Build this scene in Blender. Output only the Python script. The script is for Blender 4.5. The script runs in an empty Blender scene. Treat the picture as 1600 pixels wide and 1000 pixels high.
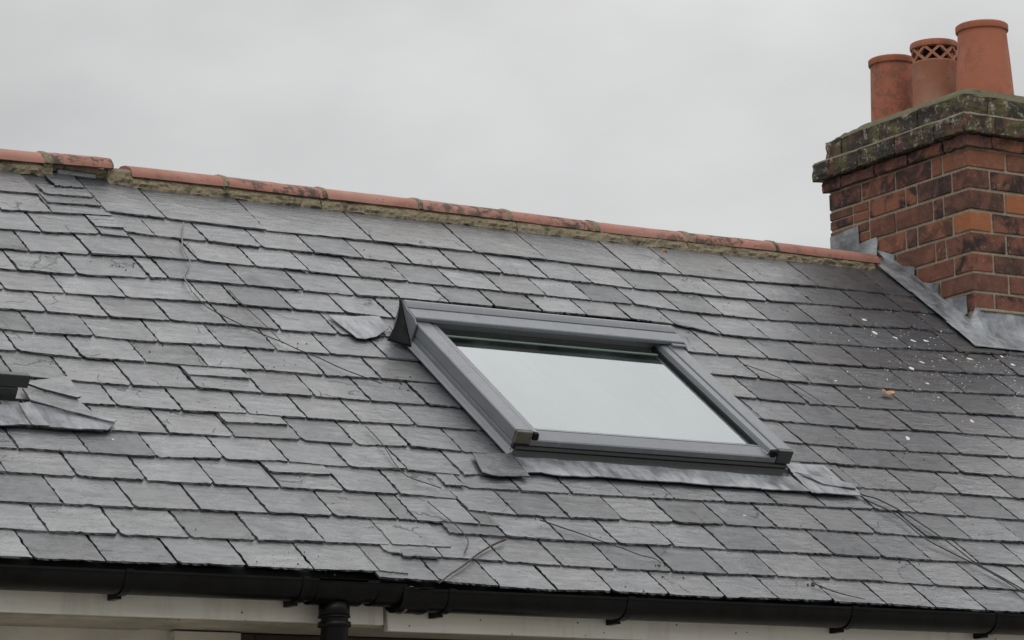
import bpy, bmesh, math, random
from mathutils import Vector, Matrix, noise

# ------------------------------------------------------------------ camera, sky, sun, exposure
scene = bpy.context.scene
COL = scene.collection
PITCH = math.radians(36.16)                      # roof pitch
EYE = Vector((0.0, 0.0, 1.65))

def look_axes(yaw, pitch, roll):
    f = Vector((math.sin(yaw) * math.cos(pitch), math.cos(yaw) * math.cos(pitch), math.sin(pitch)))
    r = Vector((math.cos(yaw), -math.sin(yaw), 0.0))
    u = r.cross(f)
    r2 = r * math.cos(roll) + u * math.sin(roll)
    u2 = -r * math.sin(roll) + u * math.cos(roll)
    return r2, u2, f

cam_data = bpy.data.cameras.new("camera")
cam_data.sensor_width = 36.0
cam_data.lens = 112.5
cam_data.clip_start = 0.1
cam_data.clip_end = 3000.0
cam = bpy.data.objects.new("camera", cam_data)
COL.objects.link(cam)
_r, _u, _f = look_axes(math.radians(31.98), math.radians(10.85), math.radians(-1.3))
cam.matrix_world = Matrix(((_r.x, _u.x, -_f.x, EYE.x), (_r.y, _u.y, -_f.y, EYE.y), (_r.z, _u.z, -_f.z, EYE.z), (0, 0, 0, 1)))
scene.camera = cam

SUN_ELEV, SUN_AZ = math.radians(52), math.radians(205)   # azimuth clockwise from +Y, weak sun behind the cloud

world = bpy.data.worlds.new("World")
scene.world = world
world.use_nodes = True
wn, wl = world.node_tree.nodes, world.node_tree.links
wn.clear()
w_out = wn.new("ShaderNodeOutputWorld")
w_mix = wn.new("ShaderNodeMixShader")
w_mix.inputs[0].default_value = 0.94
w_sky = wn.new("ShaderNodeTexSky")
w_sky.sky_type = 'NISHITA'
w_sky.sun_disc = False
w_sky.sun_elevation = SUN_ELEV
w_sky.sun_rotation = SUN_AZ
w_bg1 = wn.new("ShaderNodeBackground")
w_bg1.inputs['Strength'].default_value = 0.10
w_bg2 = wn.new("ShaderNodeBackground")
w_bg2.inputs['Strength'].default_value = 1.0
w_tc = wn.new("ShaderNodeTexCoord")
w_sep = wn.new("ShaderNodeSeparateXYZ")
w_pow = wn.new("ShaderNodeMath")
w_pow.operation = 'POWER'
w_pow.use_clamp = True
w_pow.inputs[1].default_value = 1.5
w_ramp = wn.new("ShaderNodeMapRange")             # overcast dome: zenith brighter than horizon
w_ramp.inputs['From Min'].default_value = 0.0
w_ramp.inputs['From Max'].default_value = 1.0
w_ramp.inputs['To Min'].default_value = 0.505
w_ramp.inputs['To Max'].default_value = 1.92
w_map = wn.new("ShaderNodeMapping")
w_map.inputs['Location'].default_value = (98.9, 52.2, 21.46)
w_map.inputs['Scale'].default_value = (1.0, 1.0, 2.2)
w_noise = wn.new("ShaderNodeTexNoise")
w_noise.inputs['Scale'].default_value = 4.5
w_noise.inputs['Detail'].default_value = 5.0
w_noise.inputs['Roughness'].default_value = 0.5
w_cl = wn.new("ShaderNodeMapRange")
w_cl.inputs['From Min'].default_value = 0.3
w_cl.inputs['From Max'].default_value = 0.7
w_cl.inputs['To Min'].default_value = 0.77
w_cl.inputs['To Max'].default_value = 1.15
w_mul = wn.new("ShaderNodeMath")
w_mul.operation = 'MULTIPLY'
w_tint = wn.new("ShaderNodeMix")
w_tint.data_type = 'RGBA'
w_tint.blend_type = 'MULTIPLY'
w_tint.inputs[0].default_value = 1.0
w_tint.inputs[7].default_value = (1.0, 0.995, 0.985, 1)
wl.new(w_tc.outputs['Generated'], w_sep.inputs[0])
w_abs = wn.new("ShaderNodeMath")
w_abs.operation = 'MAXIMUM'
w_abs.inputs[1].default_value = 0.0
wl.new(w_sep.outputs['Z'], w_abs.inputs[0])
wl.new(w_abs.outputs[0], w_pow.inputs[0])
wl.new(w_pow.outputs[0], w_ramp.inputs['Value'])
wl.new(w_tc.outputs['Generated'], w_map.inputs['Vector'])
wl.new(w_map.outputs[0], w_noise.inputs['Vector'])
wl.new(w_noise.outputs['Fac'], w_cl.inputs['Value'])
wl.new(w_ramp.outputs[0], w_mul.inputs[0])
wl.new(w_cl.outputs[0], w_mul.inputs[1])
wl.new(w_mul.outputs[0], w_tint.inputs[6])
wl.new(w_tint.outputs[2], w_bg2.inputs['Color'])
wl.new(w_sky.outputs[0], w_bg1.inputs['Color'])
wl.new(w_bg1.outputs[0], w_mix.inputs[1])
wl.new(w_bg2.outputs[0], w_mix.inputs[2])
wl.new(w_mix.outputs[0], w_out.inputs['Surface'])

sun_data = bpy.data.lights.new("sun", 'SUN')
sun_data.energy = 0.6
sun_data.angle = math.radians(35)
sun_data.color = (1.0, 0.96, 0.9)
sun = bpy.data.objects.new("sun", sun_data)
COL.objects.link(sun)
_sd = Vector((math.sin(SUN_AZ) * math.cos(SUN_ELEV), math.cos(SUN_AZ) * math.cos(SUN_ELEV), math.sin(SUN_ELEV)))
sun.rotation_euler = _sd.to_track_quat('Z', 'Y').to_euler()
sun.location = (0, -5, 12)

scene.view_settings.view_transform = 'Standard'
scene.view_settings.look = 'None'
scene.view_settings.gamma = 1.0
scene.view_settings.exposure = 0.0
scene.view_settings.use_curve_mapping = False

# ------------------------------------------------------------------ helpers
random.seed(11)
P0 = Vector((7.310, 8.6433, 2.1097)) + Vector((0, 0, EYE.z))      # reference point on the roof plane
DN = Vector((0, -math.cos(PITCH), -math.sin(PITCH)))              # down the slope
NR = Vector((0, -math.sin(PITCH), math.cos(PITCH)))               # out of the roof

def RP(u, v, h=0.0):
    """Point of the roof: u along the ridge, v down the slope, h out of the roof (metres)."""
    return P0 + Vector((u, 0, 0)) + DN * v + NR * h

def roof_matrix(u, v, h=0.0):
    o = RP(u, v, h)
    y = -DN
    return Matrix(((1, 0, 0, o.x), (0, y.y, NR.y, o.y), (0, y.z, NR.z, o.z), (0, 0, 0, 1)))

def tag(o, label, cat, group=None, kind=None):
    if label: o["label"] = label
    if cat: o["category"] = cat
    if group: o["group"] = group
    if kind: o["kind"] = kind
    return o

def link(name, mesh, mat=None, parent=None, matrix=None):
    if mat is not None and not mesh.materials:
        mesh.materials.append(mat)
    o = bpy.data.objects.new(name, mesh)
    COL.objects.link(o)
    if matrix is not None:
        o.matrix_basis = matrix
    if parent is not None:
        o.parent = parent
    return o

def empty(name, matrix=None, loc=None):
    o = bpy.data.objects.new(name, None)
    o.empty_display_size = 0.1
    COL.objects.link(o)
    if matrix is not None: o.matrix_basis = matrix
    if loc is not None: o.location = loc
    return o

def pydata(name, verts, faces, smooth=False):
    me = bpy.data.meshes.new(name)
    me.from_pydata([tuple(v) for v in verts], [], faces)
    me.validate()
    if smooth:
        for p in me.polygons: p.use_smooth = True
    me.update()
    return me

def from_bm(name, bm, smooth=False):
    bmesh.ops.recalc_face_normals(bm, faces=bm.faces)
    me = bpy.data.meshes.new(name)
    bm.to_mesh(me)
    bm.free()
    if smooth:
        for p in me.polygons: p.use_smooth = True
    return me

def bm_box(bm, x0, x1, y0, y1, z0, z1, jit=0.0):
    j = lambda: random.uniform(-jit, jit)
    v = [bm.verts.new((x + j(), y + j(), z + j())) for z in (z0, z1) for y in (y0, y1) for x in (x0, x1)]
    for f in ((0, 2, 3, 1), (4, 5, 7, 6), (0, 1, 5, 4), (2, 6, 7, 3), (0, 4, 6, 2), (1, 3, 7, 5)):
        bm.faces.new([v[i] for i in f])
    return v

def box_mesh(name, x0, x1, y0, y1, z0, z1, bev=0.0, seg=2, jit=0.0):
    bm = bmesh.new()
    bm_box(bm, x0, x1, y0, y1, z0, z1, jit)
    if bev:
        bmesh.ops.bevel(bm, geom=list(bm.edges), offset=bev, segments=seg, profile=0.6, affect='EDGES')
    return from_bm(name, bm)

def extrude_profile(name, prof, a0, a1, axis, bev=0.0, cuts=0):
    """Closed profile swept along an axis. axis 'x': prof = (y,z); axis 'y': prof = (x,z)."""
    bm = bmesh.new()
    n = len(prof)
    rings = []
    for k in range(cuts + 2):
        a = a0 + (a1 - a0) * k / (cuts + 1)
        rings.append([bm.verts.new((a, p, q) if axis == 'x' else (p, a, q)) for p, q in prof])
    for k in range(cuts + 1):
        for i in range(n):
            j = (i + 1) % n
            bm.faces.new((rings[k][i], rings[k][j], rings[k + 1][j], rings[k + 1][i]))
    bm.faces.new(rings[0][::-1])
    bm.faces.new(rings[-1])
    bmesh.ops.recalc_face_normals(bm, faces=bm.faces)
    if bev:
        es = [e for e in bm.edges if e.calc_face_angle(0) > 0.5]
        bmesh.ops.bevel(bm, geom=es, offset=bev, segments=2, profile=0.6, affect='EDGES', clamp_overlap=True)
    return from_bm(name, bm)

def revolve(name, prof, seg=40, close=True):
    verts, faces = [], []
    n = len(prof)
    for k in range(seg):
        a = 2 * math.pi * k / seg
        for r, z in prof:
            verts.append((r * math.cos(a), r * math.sin(a), z))
    for k in range(seg):
        for i in range(n if close else n - 1):
            j = (i + 1) % n
            k2 = (k + 1) % seg
            faces.append((k * n + i, k2 * n + i, k2 * n + j, k * n + j))
    bm = bmesh.new()
    me = pydata(name, verts, faces)
    bm.from_mesh(me)
    bpy.data.meshes.remove(me)
    m = from_bm(name, bm)
    m.shade_smooth() if hasattr(m, "shade_smooth") else None
    try:
        m.set_sharp_from_angle(angle=math.radians(40))
    except Exception:
        pass
    return m

def tube(name, pts, rad, seg=7, taper=1.0):
    verts, faces = [], []
    n = len(pts)
    for i, p in enumerate(pts):
        t = (pts[min(i + 1, n - 1)] - pts[max(i - 1, 0)]).normalized()
        a = t.cross(Vector((0.13, 0.4, 0.9))).normalized()
        b = t.cross(a)
        r = rad * (1 + (taper - 1) * i / (n - 1))
        for k in range(seg):
            th = 2 * math.pi * k / seg
            verts.append(p + a * (r * math.cos(th)) + b * (r * math.sin(th)))
    for i in range(n - 1):
        for k in range(seg):
            k2 = (k + 1) % seg
            faces.append((i * seg + k, i * seg + k2, (i + 1) * seg + k2, (i + 1) * seg + k))
    faces.append(tuple(range(seg))[::-1])
    faces.append(tuple((n - 1) * seg + k for k in range(seg)))
    return pydata(name, verts, faces, True)

def smooth_path(pts, sub=5):
    out = []
    n = len(pts)
    for i in range(n - 1):
        p0, p1, p2, p3 = pts[max(i - 1, 0)], pts[i], pts[i + 1], pts[min(i + 2, n - 1)]
        for k in range(sub):
            t = k / sub
            out.append(0.5 * ((2 * p1) + (p2 - p0) * t + (2 * p0 - 5 * p1 + 4 * p2 - p3) * t * t + (3 * p1 - p0 - 3 * p2 + p3) * t ** 3))
    out.append(pts[-1])
    return out

# ------------------------------------------------------------------ materials
def new_mat(name):
    m = bpy.data.materials.new(name)
    m.use_nodes = True
    nt = m.node_tree
    return m, nt, nt.nodes, nt.links, nt.nodes["Principled BSDF"]

class NB:
    """small node-building helper"""
    def __init__(s, nt):
        s.n, s.l = nt.nodes, nt.links
    def node(s, typ, **kw):
        x = s.n.new(typ)
        for k, v in kw.items(): setattr(x, k, v)
        return x
    def inp(s, x, key, val):
        if hasattr(val, 'is_output'): s.l.new(val, x.inputs[key])
        else: x.inputs[key].default_value = val
    def coords(s, per_object=True):
        tc = s.node("ShaderNodeTexCoord")
        if not per_object: return tc.outputs['Object']
        oi = s.node("ShaderNodeObjectInfo")
        mul = s.node("ShaderNodeMath", operation='MULTIPLY')
        s.inp(mul, 0, oi.outputs['Random']); s.inp(mul, 1, 37.0)
        add = s.node("ShaderNodeVectorMath", operation='ADD')
        s.inp(add, 0, tc.outputs['Object']); s.inp(add, 1, mul.outputs[0])
        s.rand = oi.outputs['Random']
        return add.outputs[0]
    def mapping(s, vec, scale=(1, 1, 1), rot=(0, 0, 0)):
        m = s.node("ShaderNodeMapping")
        s.inp(m, 'Vector', vec); s.inp(m, 'Scale', scale); s.inp(m, 'Rotation', rot)
        return m.outputs[0]
    def noise(s, vec, scale, detail=4.0, rough=0.55, dist=0.0):
        t = s.node("ShaderNodeTexNoise")
        s.inp(t, 'Vector', vec); s.inp(t, 'Scale', scale); s.inp(t, 'Detail', detail); s.inp(t, 'Roughness', rough); s.inp(t, 'Distortion', dist)
        return t.outputs['Fac']
    def voro(s, vec, scale, feature='F1', out='Distance', rnd=1.0):
        t = s.node("ShaderNodeTexVoronoi", feature=feature)
        s.inp(t, 'Vector', vec); s.inp(t, 'Scale', scale); s.inp(t, 'Randomness', rnd)
        return t.outputs[out]
    def rng(s, val, a, b, c=0.0, d=1.0, smooth=False):
        t = s.node("ShaderNodeMapRange")
        if smooth: t.interpolation_type = 'SMOOTHSTEP'
        s.inp(t, 'Value', val); s.inp(t, 'From Min', a); s.inp(t, 'From Max', b); s.inp(t, 'To Min', c); s.inp(t, 'To Max', d)
        return t.outputs[0]
    def math(s, op, a, b=0.0):
        t = s.node("ShaderNodeMath", operation=op)
        s.inp(t, 0, a); s.inp(t, 1, b)
        return t.outputs[0]
    def mix(s, fac, a, b, mode='MIX'):
        t = s.node("ShaderNodeMix", data_type='RGBA', blend_type=mode)
        s.inp(t, 0, fac)
        s.inp(t, 6, a if hasattr(a, 'is_output') else (*a, 1.0))
        s.inp(t, 7, b if hasattr(b, 'is_output') else (*b, 1.0))
        return t.outputs[2]
    def ramp(s, fac, stops):
        t = s.node("ShaderNodeValToRGB")
        e = t.color_ramp.elements
        while len(e) < len(stops): e.new(0.5)
        for el, (p, c) in zip(e, stops):
            el.position = p; el.color = (*c, 1.0)
        s.inp(t, 0, fac)
        return t.outputs[0]
    def bump(s, height, strength=0.3, dist=0.002, normal=None):
        t = s.node("ShaderNodeBump")
        s.inp(t, 'Height', height); s.inp(t, 'Strength', strength); s.inp(t, 'Distance', dist)
        if normal is not None: s.inp(t, 'Normal', normal)
        return t.outputs[0]

def plain(name, col, rough=0.5, metal=0.0, var=0.12, nscale=14.0, bump=0.0, bscale=120.0, spec=0.5):
    m, nt, n, l, b = new_mat(name)
    k = NB(nt)
    co = k.coords()
    f = k.noise(co, nscale, 5.0, 0.6)
    c2 = tuple(c * (1 - 2 * var) for c in col)
    c3 = tuple(min(1, c * (1 + var)) for c in col)
    k.inp(b, 'Base Color', k.mix(k.rng(f, 0.3, 0.7), c2, c3))
    k.inp(b, 'Roughness', k.rng(k.noise(co, nscale * 2.3), 0.3, 0.7, rough * 0.85, min(1, rough * 1.15)))
    k.inp(b, 'Metallic', metal)
    k.inp(b, 'Specular IOR Level', spec)
    if bump:
        k.inp(b, 'Normal', k.bump(k.noise(co, bscale, 4.0), bump, 0.002))
    return m

def slate_material():
    m, nt, n, l, b = new_mat("slate")
    k = NB(nt)
    co = k.coords()
    geo = k.node("ShaderNodeNewGeometry")
    rnd = k.math('FRACT', k.math('ADD', k.rand, geo.outputs['Random Per Island']))
    rnd2 = k.math('FRACT', k.math('MULTIPLY', rnd, 17.3))
    rnd3 = k.math('FRACT', k.math('MULTIPLY', rnd, 91.7))
    base = k.ramp(rnd, [(0.0, (0.075, 0.080, 0.088)), (0.3, (0.104, 0.114, 0.130)), (0.55, (0.122, 0.123, 0.124)), (0.8, (0.110, 0.106, 0.100)), (1.0, (0.150, 0.157, 0.168))])
    # soft clouds of weathering, brown rust wash on some
    w = k.noise(co, 7.0, 6.0, 0.6, 0.6)
    base = k.mix(k.math('MULTIPLY', k.rng(w, 0.35, 0.7), 0.55), base, k.mix(rnd2, (0.150, 0.150, 0.148), (0.122, 0.115, 0.104)))
    grit = k.noise(co, 260.0, 3.0, 0.7)
    base = k.mix(k.rng(grit, 0.40, 0.75, 0.0, 0.55), base, (0.045, 0.046, 0.048))
    # wispy riven grain, its angle changing from slate to slate
    ang = k.node("ShaderNodeCombineXYZ")
    k.inp(ang, 2, k.rng(rnd3, 0, 1, -0.55, 0.35))
    rot = k.node("ShaderNodeMapping")
    k.inp(rot, 'Vector', co); l.new(ang.outputs[0], rot.inputs['Rotation']); k.inp(rot, 'Scale', (9.0, 34.0, 20.0))
    riv = k.noise(rot.outputs[0], 1.0, 7.0, 0.62, 1.3)
    rot2 = k.node("ShaderNodeMapping")
    k.inp(rot2, 'Vector', co); l.new(ang.outputs[0], rot2.inputs['Rotation']); k.inp(rot2, 'Scale', (30.0, 110.0, 60.0))
    riv2 = k.noise(rot2.outputs[0], 1.0, 5.0, 0.65, 0.8)
    base = k.mix(k.rng(riv2, 0.52, 0.74, 0.0, 0.75), base, (0.040, 0.041, 0.043))
    base = k.mix(k.rng(riv, 0.52, 0.72, 0.0, 0.55), base, (0.205, 0.208, 0.208))
    blo = k.noise(co, 11.0, 6.0, 0.68, 1.2)
    blm = k.math('MULTIPLY', k.rng(blo, 0.50, 0.66), k.rng(rnd3, 0.35, 0.95, 0.0, 0.75))
    base = k.mix(blm, base, (0.050, 0.049, 0.046))
    # hair cracks on some slates
    wob = k.node("ShaderNodeVectorMath", operation='ADD')
    nn = k.node("ShaderNodeTexNoise"); k.inp(nn, 'Vector', co); k.inp(nn, 'Scale', 14.0); k.inp(nn, 'Detail', 4.0)
    sc = k.node("ShaderNodeVectorMath", operation='SCALE'); l.new(nn.outputs['Color'], sc.inputs[0]); sc.inputs['Scale'].default_value = 0.09
    k.inp(wob, 0, co); l.new(sc.outputs[0], wob.inputs[1])
    cr = k.voro(wob.outputs[0], 5.5, 'DISTANCE_TO_EDGE')
    crk = k.math('MULTIPLY', k.rng(cr, 0.0, 0.014, 1.0, 0.0), k.math('GREATER_THAN', k.noise(co, 8.0, 2.0), 0.56))
    crk = k.math('MULTIPLY', crk, k.math('GREATER_THAN', rnd2, 0.45))
    base = k.mix(k.math('MULTIPLY', crk, 0.8), base, (0.02, 0.02, 0.02))
    # dark dirt specks
    sp = k.voro(co, 75.0)
    spm = k.math('MULTIPLY', k.math('LESS_THAN', sp, 0.17), k.math('GREATER_THAN', k.noise(co, 11.0, 2.0), 0.57))
    pits = k.math('MULTIPLY', k.math('LESS_THAN', k.voro(co, 150.0), 0.20), k.math('GREATER_THAN', k.noise(co, 24.0, 3.0), 0.50))
    spm = k.math('MAXIMUM', spm, k.math('MULTIPLY', pits, 0.7))
    base = k.mix(k.math('MULTIPLY', spm, 0.85), base, (0.018, 0.017, 0.016))
    base = k.mix(1.0, base, (0.50, 0.53, 0.58), 'MULTIPLY')
    k.inp(b, 'Base Color', base)
    ro = k.rng(k.noise(co, 10.0, 4.0), 0.3, 0.7, 0.27, 0.40)
    k.inp(b, 'Roughness', k.math('ADD', ro, k.rng(rnd3, 0, 1, -0.03, 0.08)))
    k.inp(b, 'Specular IOR Level', 0.30)
    h = k.math('ADD', k.math('MULTIPLY', riv, 1.0), k.math('MULTIPLY', riv2, 0.35))
    h = k.math('ADD', h, k.math('MULTIPLY', w, 0.8))
    h = k.math('ADD', h, k.math('MULTIPLY', crk, -0.5))
    h = k.math('ADD', h, k.math('MULTIPLY', grit, 0.10))
    k.inp(b, 'Normal', k.bump(h, 0.50, 0.0028))
    # rain film on the stone
    wet = k.math('ADD', k.math('MULTIPLY', k.noise(co, 6.0, 5.0, 0.65, 0.5), 0.6), k.math('MULTIPLY', riv, 0.4))
    cw = k.math('MULTIPLY', k.rng(wet, 0.38, 0.58, 0.62, 1.0), k.ramp(rnd3, [(0.0, (1.0, 1.0, 1.0)), (0.55, (0.92, 0.92, 0.92)), (0.85, (0.70, 0.70, 0.70)), (1.0, (0.50, 0.50, 0.50))]))
    k.inp(b, 'Coat Weight', k.math('MULTIPLY', cw, k.math('SUBTRACT', 1.0, k.math('MAXIMUM', k.math('MULTIPLY', k.math('MAXIMUM', crk, spm), 0.9), k.math('MAXIMUM', k.math('MULTIPLY', blm, 0.45), k.rng(riv2, 0.54, 0.72, 0.0, 0.55))))))
    k.inp(b, 'Coat IOR', 1.92)
    k.inp(b, 'Coat Roughness', k.math('ADD', k.rng(riv2, 0.3, 0.7, 0.09, 0.24), k.rng(rnd2, 0, 1, -0.03, 0.06)))
    k.inp(b, 'Coat Normal', k.bump(h, 0.75, 0.0048))
    return m

def clay_material(name, col, dirt=0.5, pale=0.3, rough=0.75):
    m, nt, n, l, b = new_mat(name)
    k = NB(nt)
    co = k.coords()
    rnd = k.rand
    c = k.mix(k.noise(co, 9.0, 5.0), tuple(x * 0.82 for x in col), tuple(min(1, x * 1.14) for x in col))
    c = k.mix(k.rng(rnd, 0, 1, 0.0, 0.35), c, tuple(x * 0.72 for x in col))
    bloom = k.noise(co, 5.0, 6.0, 0.6, 0.5)
    c = k.mix(k.rng(bloom, 0.5, 0.75, 0.0, pale), c, (0.50, 0.40, 0.34))
    d = k.noise(co, 21.0, 8.0, 0.76, 0.15)
    big = k.noise(co, 2.3, 3.0, 0.5)
    dm = k.math('MULTIPLY', k.rng(d, 0.48, 0.56), k.rng(big, 0.44, 0.58))
    c = k.mix(k.math('MULTIPLY', dm, dirt), c, (0.055, 0.050, 0.038))
    sp = k.voro(co, 70.0)
    spm = k.math('MULTIPLY', k.math('LESS_THAN', sp, 0.15), k.math('GREATER_THAN', k.noise(co, 9.0, 2.0), 0.55))
    c = k.mix(k.math('MULTIPLY', spm, 0.8), c, (0.04, 0.03, 0.025))
    k.inp(b, 'Base Color', c)
    k.inp(b, 'Roughness', rough)
    k.inp(b, 'Specular IOR Level', 0.35)
    h = k.math('ADD', k.noise(co, 60.0, 5.0), k.math('MULTIPLY', dm, 1.2))
    k.inp(b, 'Normal', k.bump(h, 0.35, 0.0025))
    return m

def brick_material(name, moss=0.0):
    m, nt, n, l, b = new_mat(name)
    k = NB(nt)
    co = k.coords()
    rnd = k.rand
    r2 = k.math('FRACT', k.math('MULTIPLY', rnd, 23.7))
    c = k.ramp(rnd, [(0.0, (0.170, 0.062, 0.040)), (0.16, (0.085, 0.042, 0.035)), (0.34, (0.200, 0.076, 0.047)), (0.5, (0.070, 0.039, 0.034)), (0.70, (0.200, 0.076, 0.047)), (0.95, (0.215, 0.085, 0.048)), (1.0, (0.45, 0.150, 0.040))])
    f = k.noise(co, 22.0, 6.0, 0.62, 0.4)
    c = k.mix(k.rng(f, 0.35, 0.7, 0.0, 0.6), c, (0.225, 0.105, 0.072))
    burn = k.noise(co, 10.0, 5.0, 0.6, 1.0)
    c = k.mix(k.math('MULTIPLY', k.rng(burn, 0.44, 0.58), k.rng(r2, 0.15, 0.6, 0.0, 0.95)), c, (0.030, 0.022, 0.021))
    pl = k.noise(co, 48.0, 6.0, 0.75)
    c = k.mix(k.rng(pl, 0.58, 0.70, 0.0, 0.45), c, (0.34, 0.30, 0.26))
    pit = k.noise(co, 130.0, 3.0, 0.6)
    c = k.mix(k.rng(pit, 0.60, 0.70, 0.0, 0.6), c, (0.035, 0.022, 0.020))
    h = k.math('ADD', f, k.math('MULTIPLY', pit, -0.5))
    if moss:
        g = k.noise(co, 14.0, 8.0, 0.72, 0.6)
        c = k.mix(k.rng(g, 0.36, 0.50, 0.12, 0.95), c, (0.032, 0.031, 0.027))
        g2 = k.noise(co, 9.0, 6.0, 0.66, 0.9)
        c = k.mix(k.rng(g2, 0.47, 0.60, 0.0, 0.8), c, (0.100, 0.092, 0.036))
        g3 = k.noise(co, 34.0, 7.0, 0.78)
        c = k.mix(k.rng(g3, 0.545, 0.63, 0.0, 0.75), c, (0.34, 0.33, 0.28))
        h = k.math('ADD', h, k.math('MULTIPLY', g3, 1.3))
    k.inp(b, 'Base Color', c)
    k.inp(b, 'Roughness', 0.85)
    k.inp(b, 'Specular IOR Level', 0.25)
    k.inp(b, 'Normal', k.bump(h, 0.6, 0.004))
    return m

def mortar_material(name, col, moss=0.25, scale=1.0):
    m, nt, n, l, b = new_mat(name)
    k = NB(nt)
    co = k.coords()
    f = k.noise(co, 160.0 * scale, 4.0, 0.7)
    c = k.mix(k.rng(f, 0.3, 0.7), tuple(x * 0.62 for x in col), tuple(min(1, x * 1.2) for x in col))
    g = k.noise(co, 16.0, 6.0, 0.65, 0.5)
    c = k.mix(k.rng(g, 0.52, 0.66, 0.0, moss), c, (0.055, 0.052, 0.035))
    g2 = k.noise(co, 55.0, 5.0, 0.7)
    c = k.mix(k.rng(g2, 0.62, 0.72, 0.0, 0.4), c, (0.46, 0.42, 0.30))
    k.inp(b, 'Base Color', c)
    k.inp(b, 'Roughness', 0.92)
    k.inp(b, 'Specular IOR Level', 0.2)
    h = k.math('ADD', f, k.math('MULTIPLY', g2, 1.2))
    k.inp(b, 'Normal', k.bump(h, 0.7, 0.005))
    return m

def lead_material():
    m, nt, n, l, b = new_mat("lead")
    k = NB(nt)
    co = k.coords()
    f = k.noise(co, 9.0, 6.0, 0.62, 0.5)
    c = k.mix(k.rng(f, 0.35, 0.68), (0.125, 0.135, 0.150), (0.32, 0.335, 0.355))
    st = k.noise(k.mapping(co, (30.0, 6.0, 12.0), (0, 0, 0.35)), 1.0, 6.0, 0.68, 0.6)
    c = k.mix(k.rng(st, 0.52, 0.70, 0.0, 0.55), c, (0.44, 0.45, 0.45))
    st2 = k.noise(k.mapping(co, (20.0, 5.0, 9.0)), 1.0, 5.0, 0.6)
    c = k.mix(k.rng(st2, 0.50, 0.66, 0.0, 0.8), c, (0.055, 0.058, 0.062))
    k.inp(b, 'Base Color', c)
    k.inp(b, 'Metallic', 0.25)
    k.inp(b, 'Roughness', k.rng(f, 0.3, 0.7, 0.32, 0.52))
    k.inp(b, 'Normal', k.bump(k.math('ADD', k.noise(co, 26.0, 5.0, 0.6, 0.8), k.math('MULTIPLY', st, 0.5)), 0.7, 0.006))
    return m

def paint_material():
    m, nt, n, l, b = new_mat("fascia_paint")
    k = NB(nt)
    co = k.coords(False)
    f = k.noise(k.mapping(co, (2.0, 8.0, 26.0)), 1.0, 6.0, 0.6)
    c = k.mix(k.rng(f, 0.35, 0.7), (0.60, 0.58, 0.52), (0.74, 0.73, 0.69))
    st = k.noise(k.mapping(co, (9.0, 8.0, 1.2)), 1.0, 6.0, 0.65)
    c = k.mix(k.rng(st, 0.52, 0.75, 0.0, 0.5), c, (0.22, 0.20, 0.16))
    sp = k.voro(co, 24.0)
    c = k.mix(k.math('MULTIPLY', k.math('LESS_THAN', sp, 0.07), 0.9), c, (0.03, 0.03, 0.025))
    k.inp(b, 'Base Color', c)
    k.inp(b, 'Roughness', 0.5)
    k.inp(b, 'Normal', k.bump(k.noise(co, 90.0, 3.0), 0.1, 0.002))
    return m

def frame_material(name, col):
    m, nt, n, l, b = new_mat(name)
    k = NB(nt)
    co = k.coords()
    c = k.mix(k.noise(co, 5.0, 4.0), tuple(x * 0.9 for x in col), tuple(x * 1.1 for x in col))
    st = k.noise(k.mapping(co, (55.0, 4.0, 30.0)), 1.0, 5.0, 0.65)          # run marks down the slope
    c = k.mix(k.rng(st, 0.54, 0.74, 0.0, 0.45), c, tuple(x * 1.7 for x in col))
    gr = k.noise(co, 28.0, 7.0, 0.72, 0.6)
    c = k.mix(k.rng(gr, 0.58, 0.74, 0.0, 0.35), c, tuple(x * 0.5 for x in col))
    sp = k.voro(co, 60.0)
    spm = k.math('MULTIPLY', k.math('LESS_THAN', sp, 0.10), k.math('GREATER_THAN', k.noise(co, 7.0), 0.55))
    c = k.mix(k.math('MULTIPLY', spm, 0.7), c, (0.02, 0.02, 0.02))
    k.inp(b, 'Base Color', c)
    k.inp(b, 'Roughness', k.math('ADD', k.rng(st, 0.3, 0.7, 0.26, 0.38), k.rng(gr, 0.5, 0.7, 0.0, 0.15)))
    k.inp(b, 'Normal', k.bump(k.noise(co, 6.0, 2.0), 0.06, 0.004))
    return m

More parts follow.
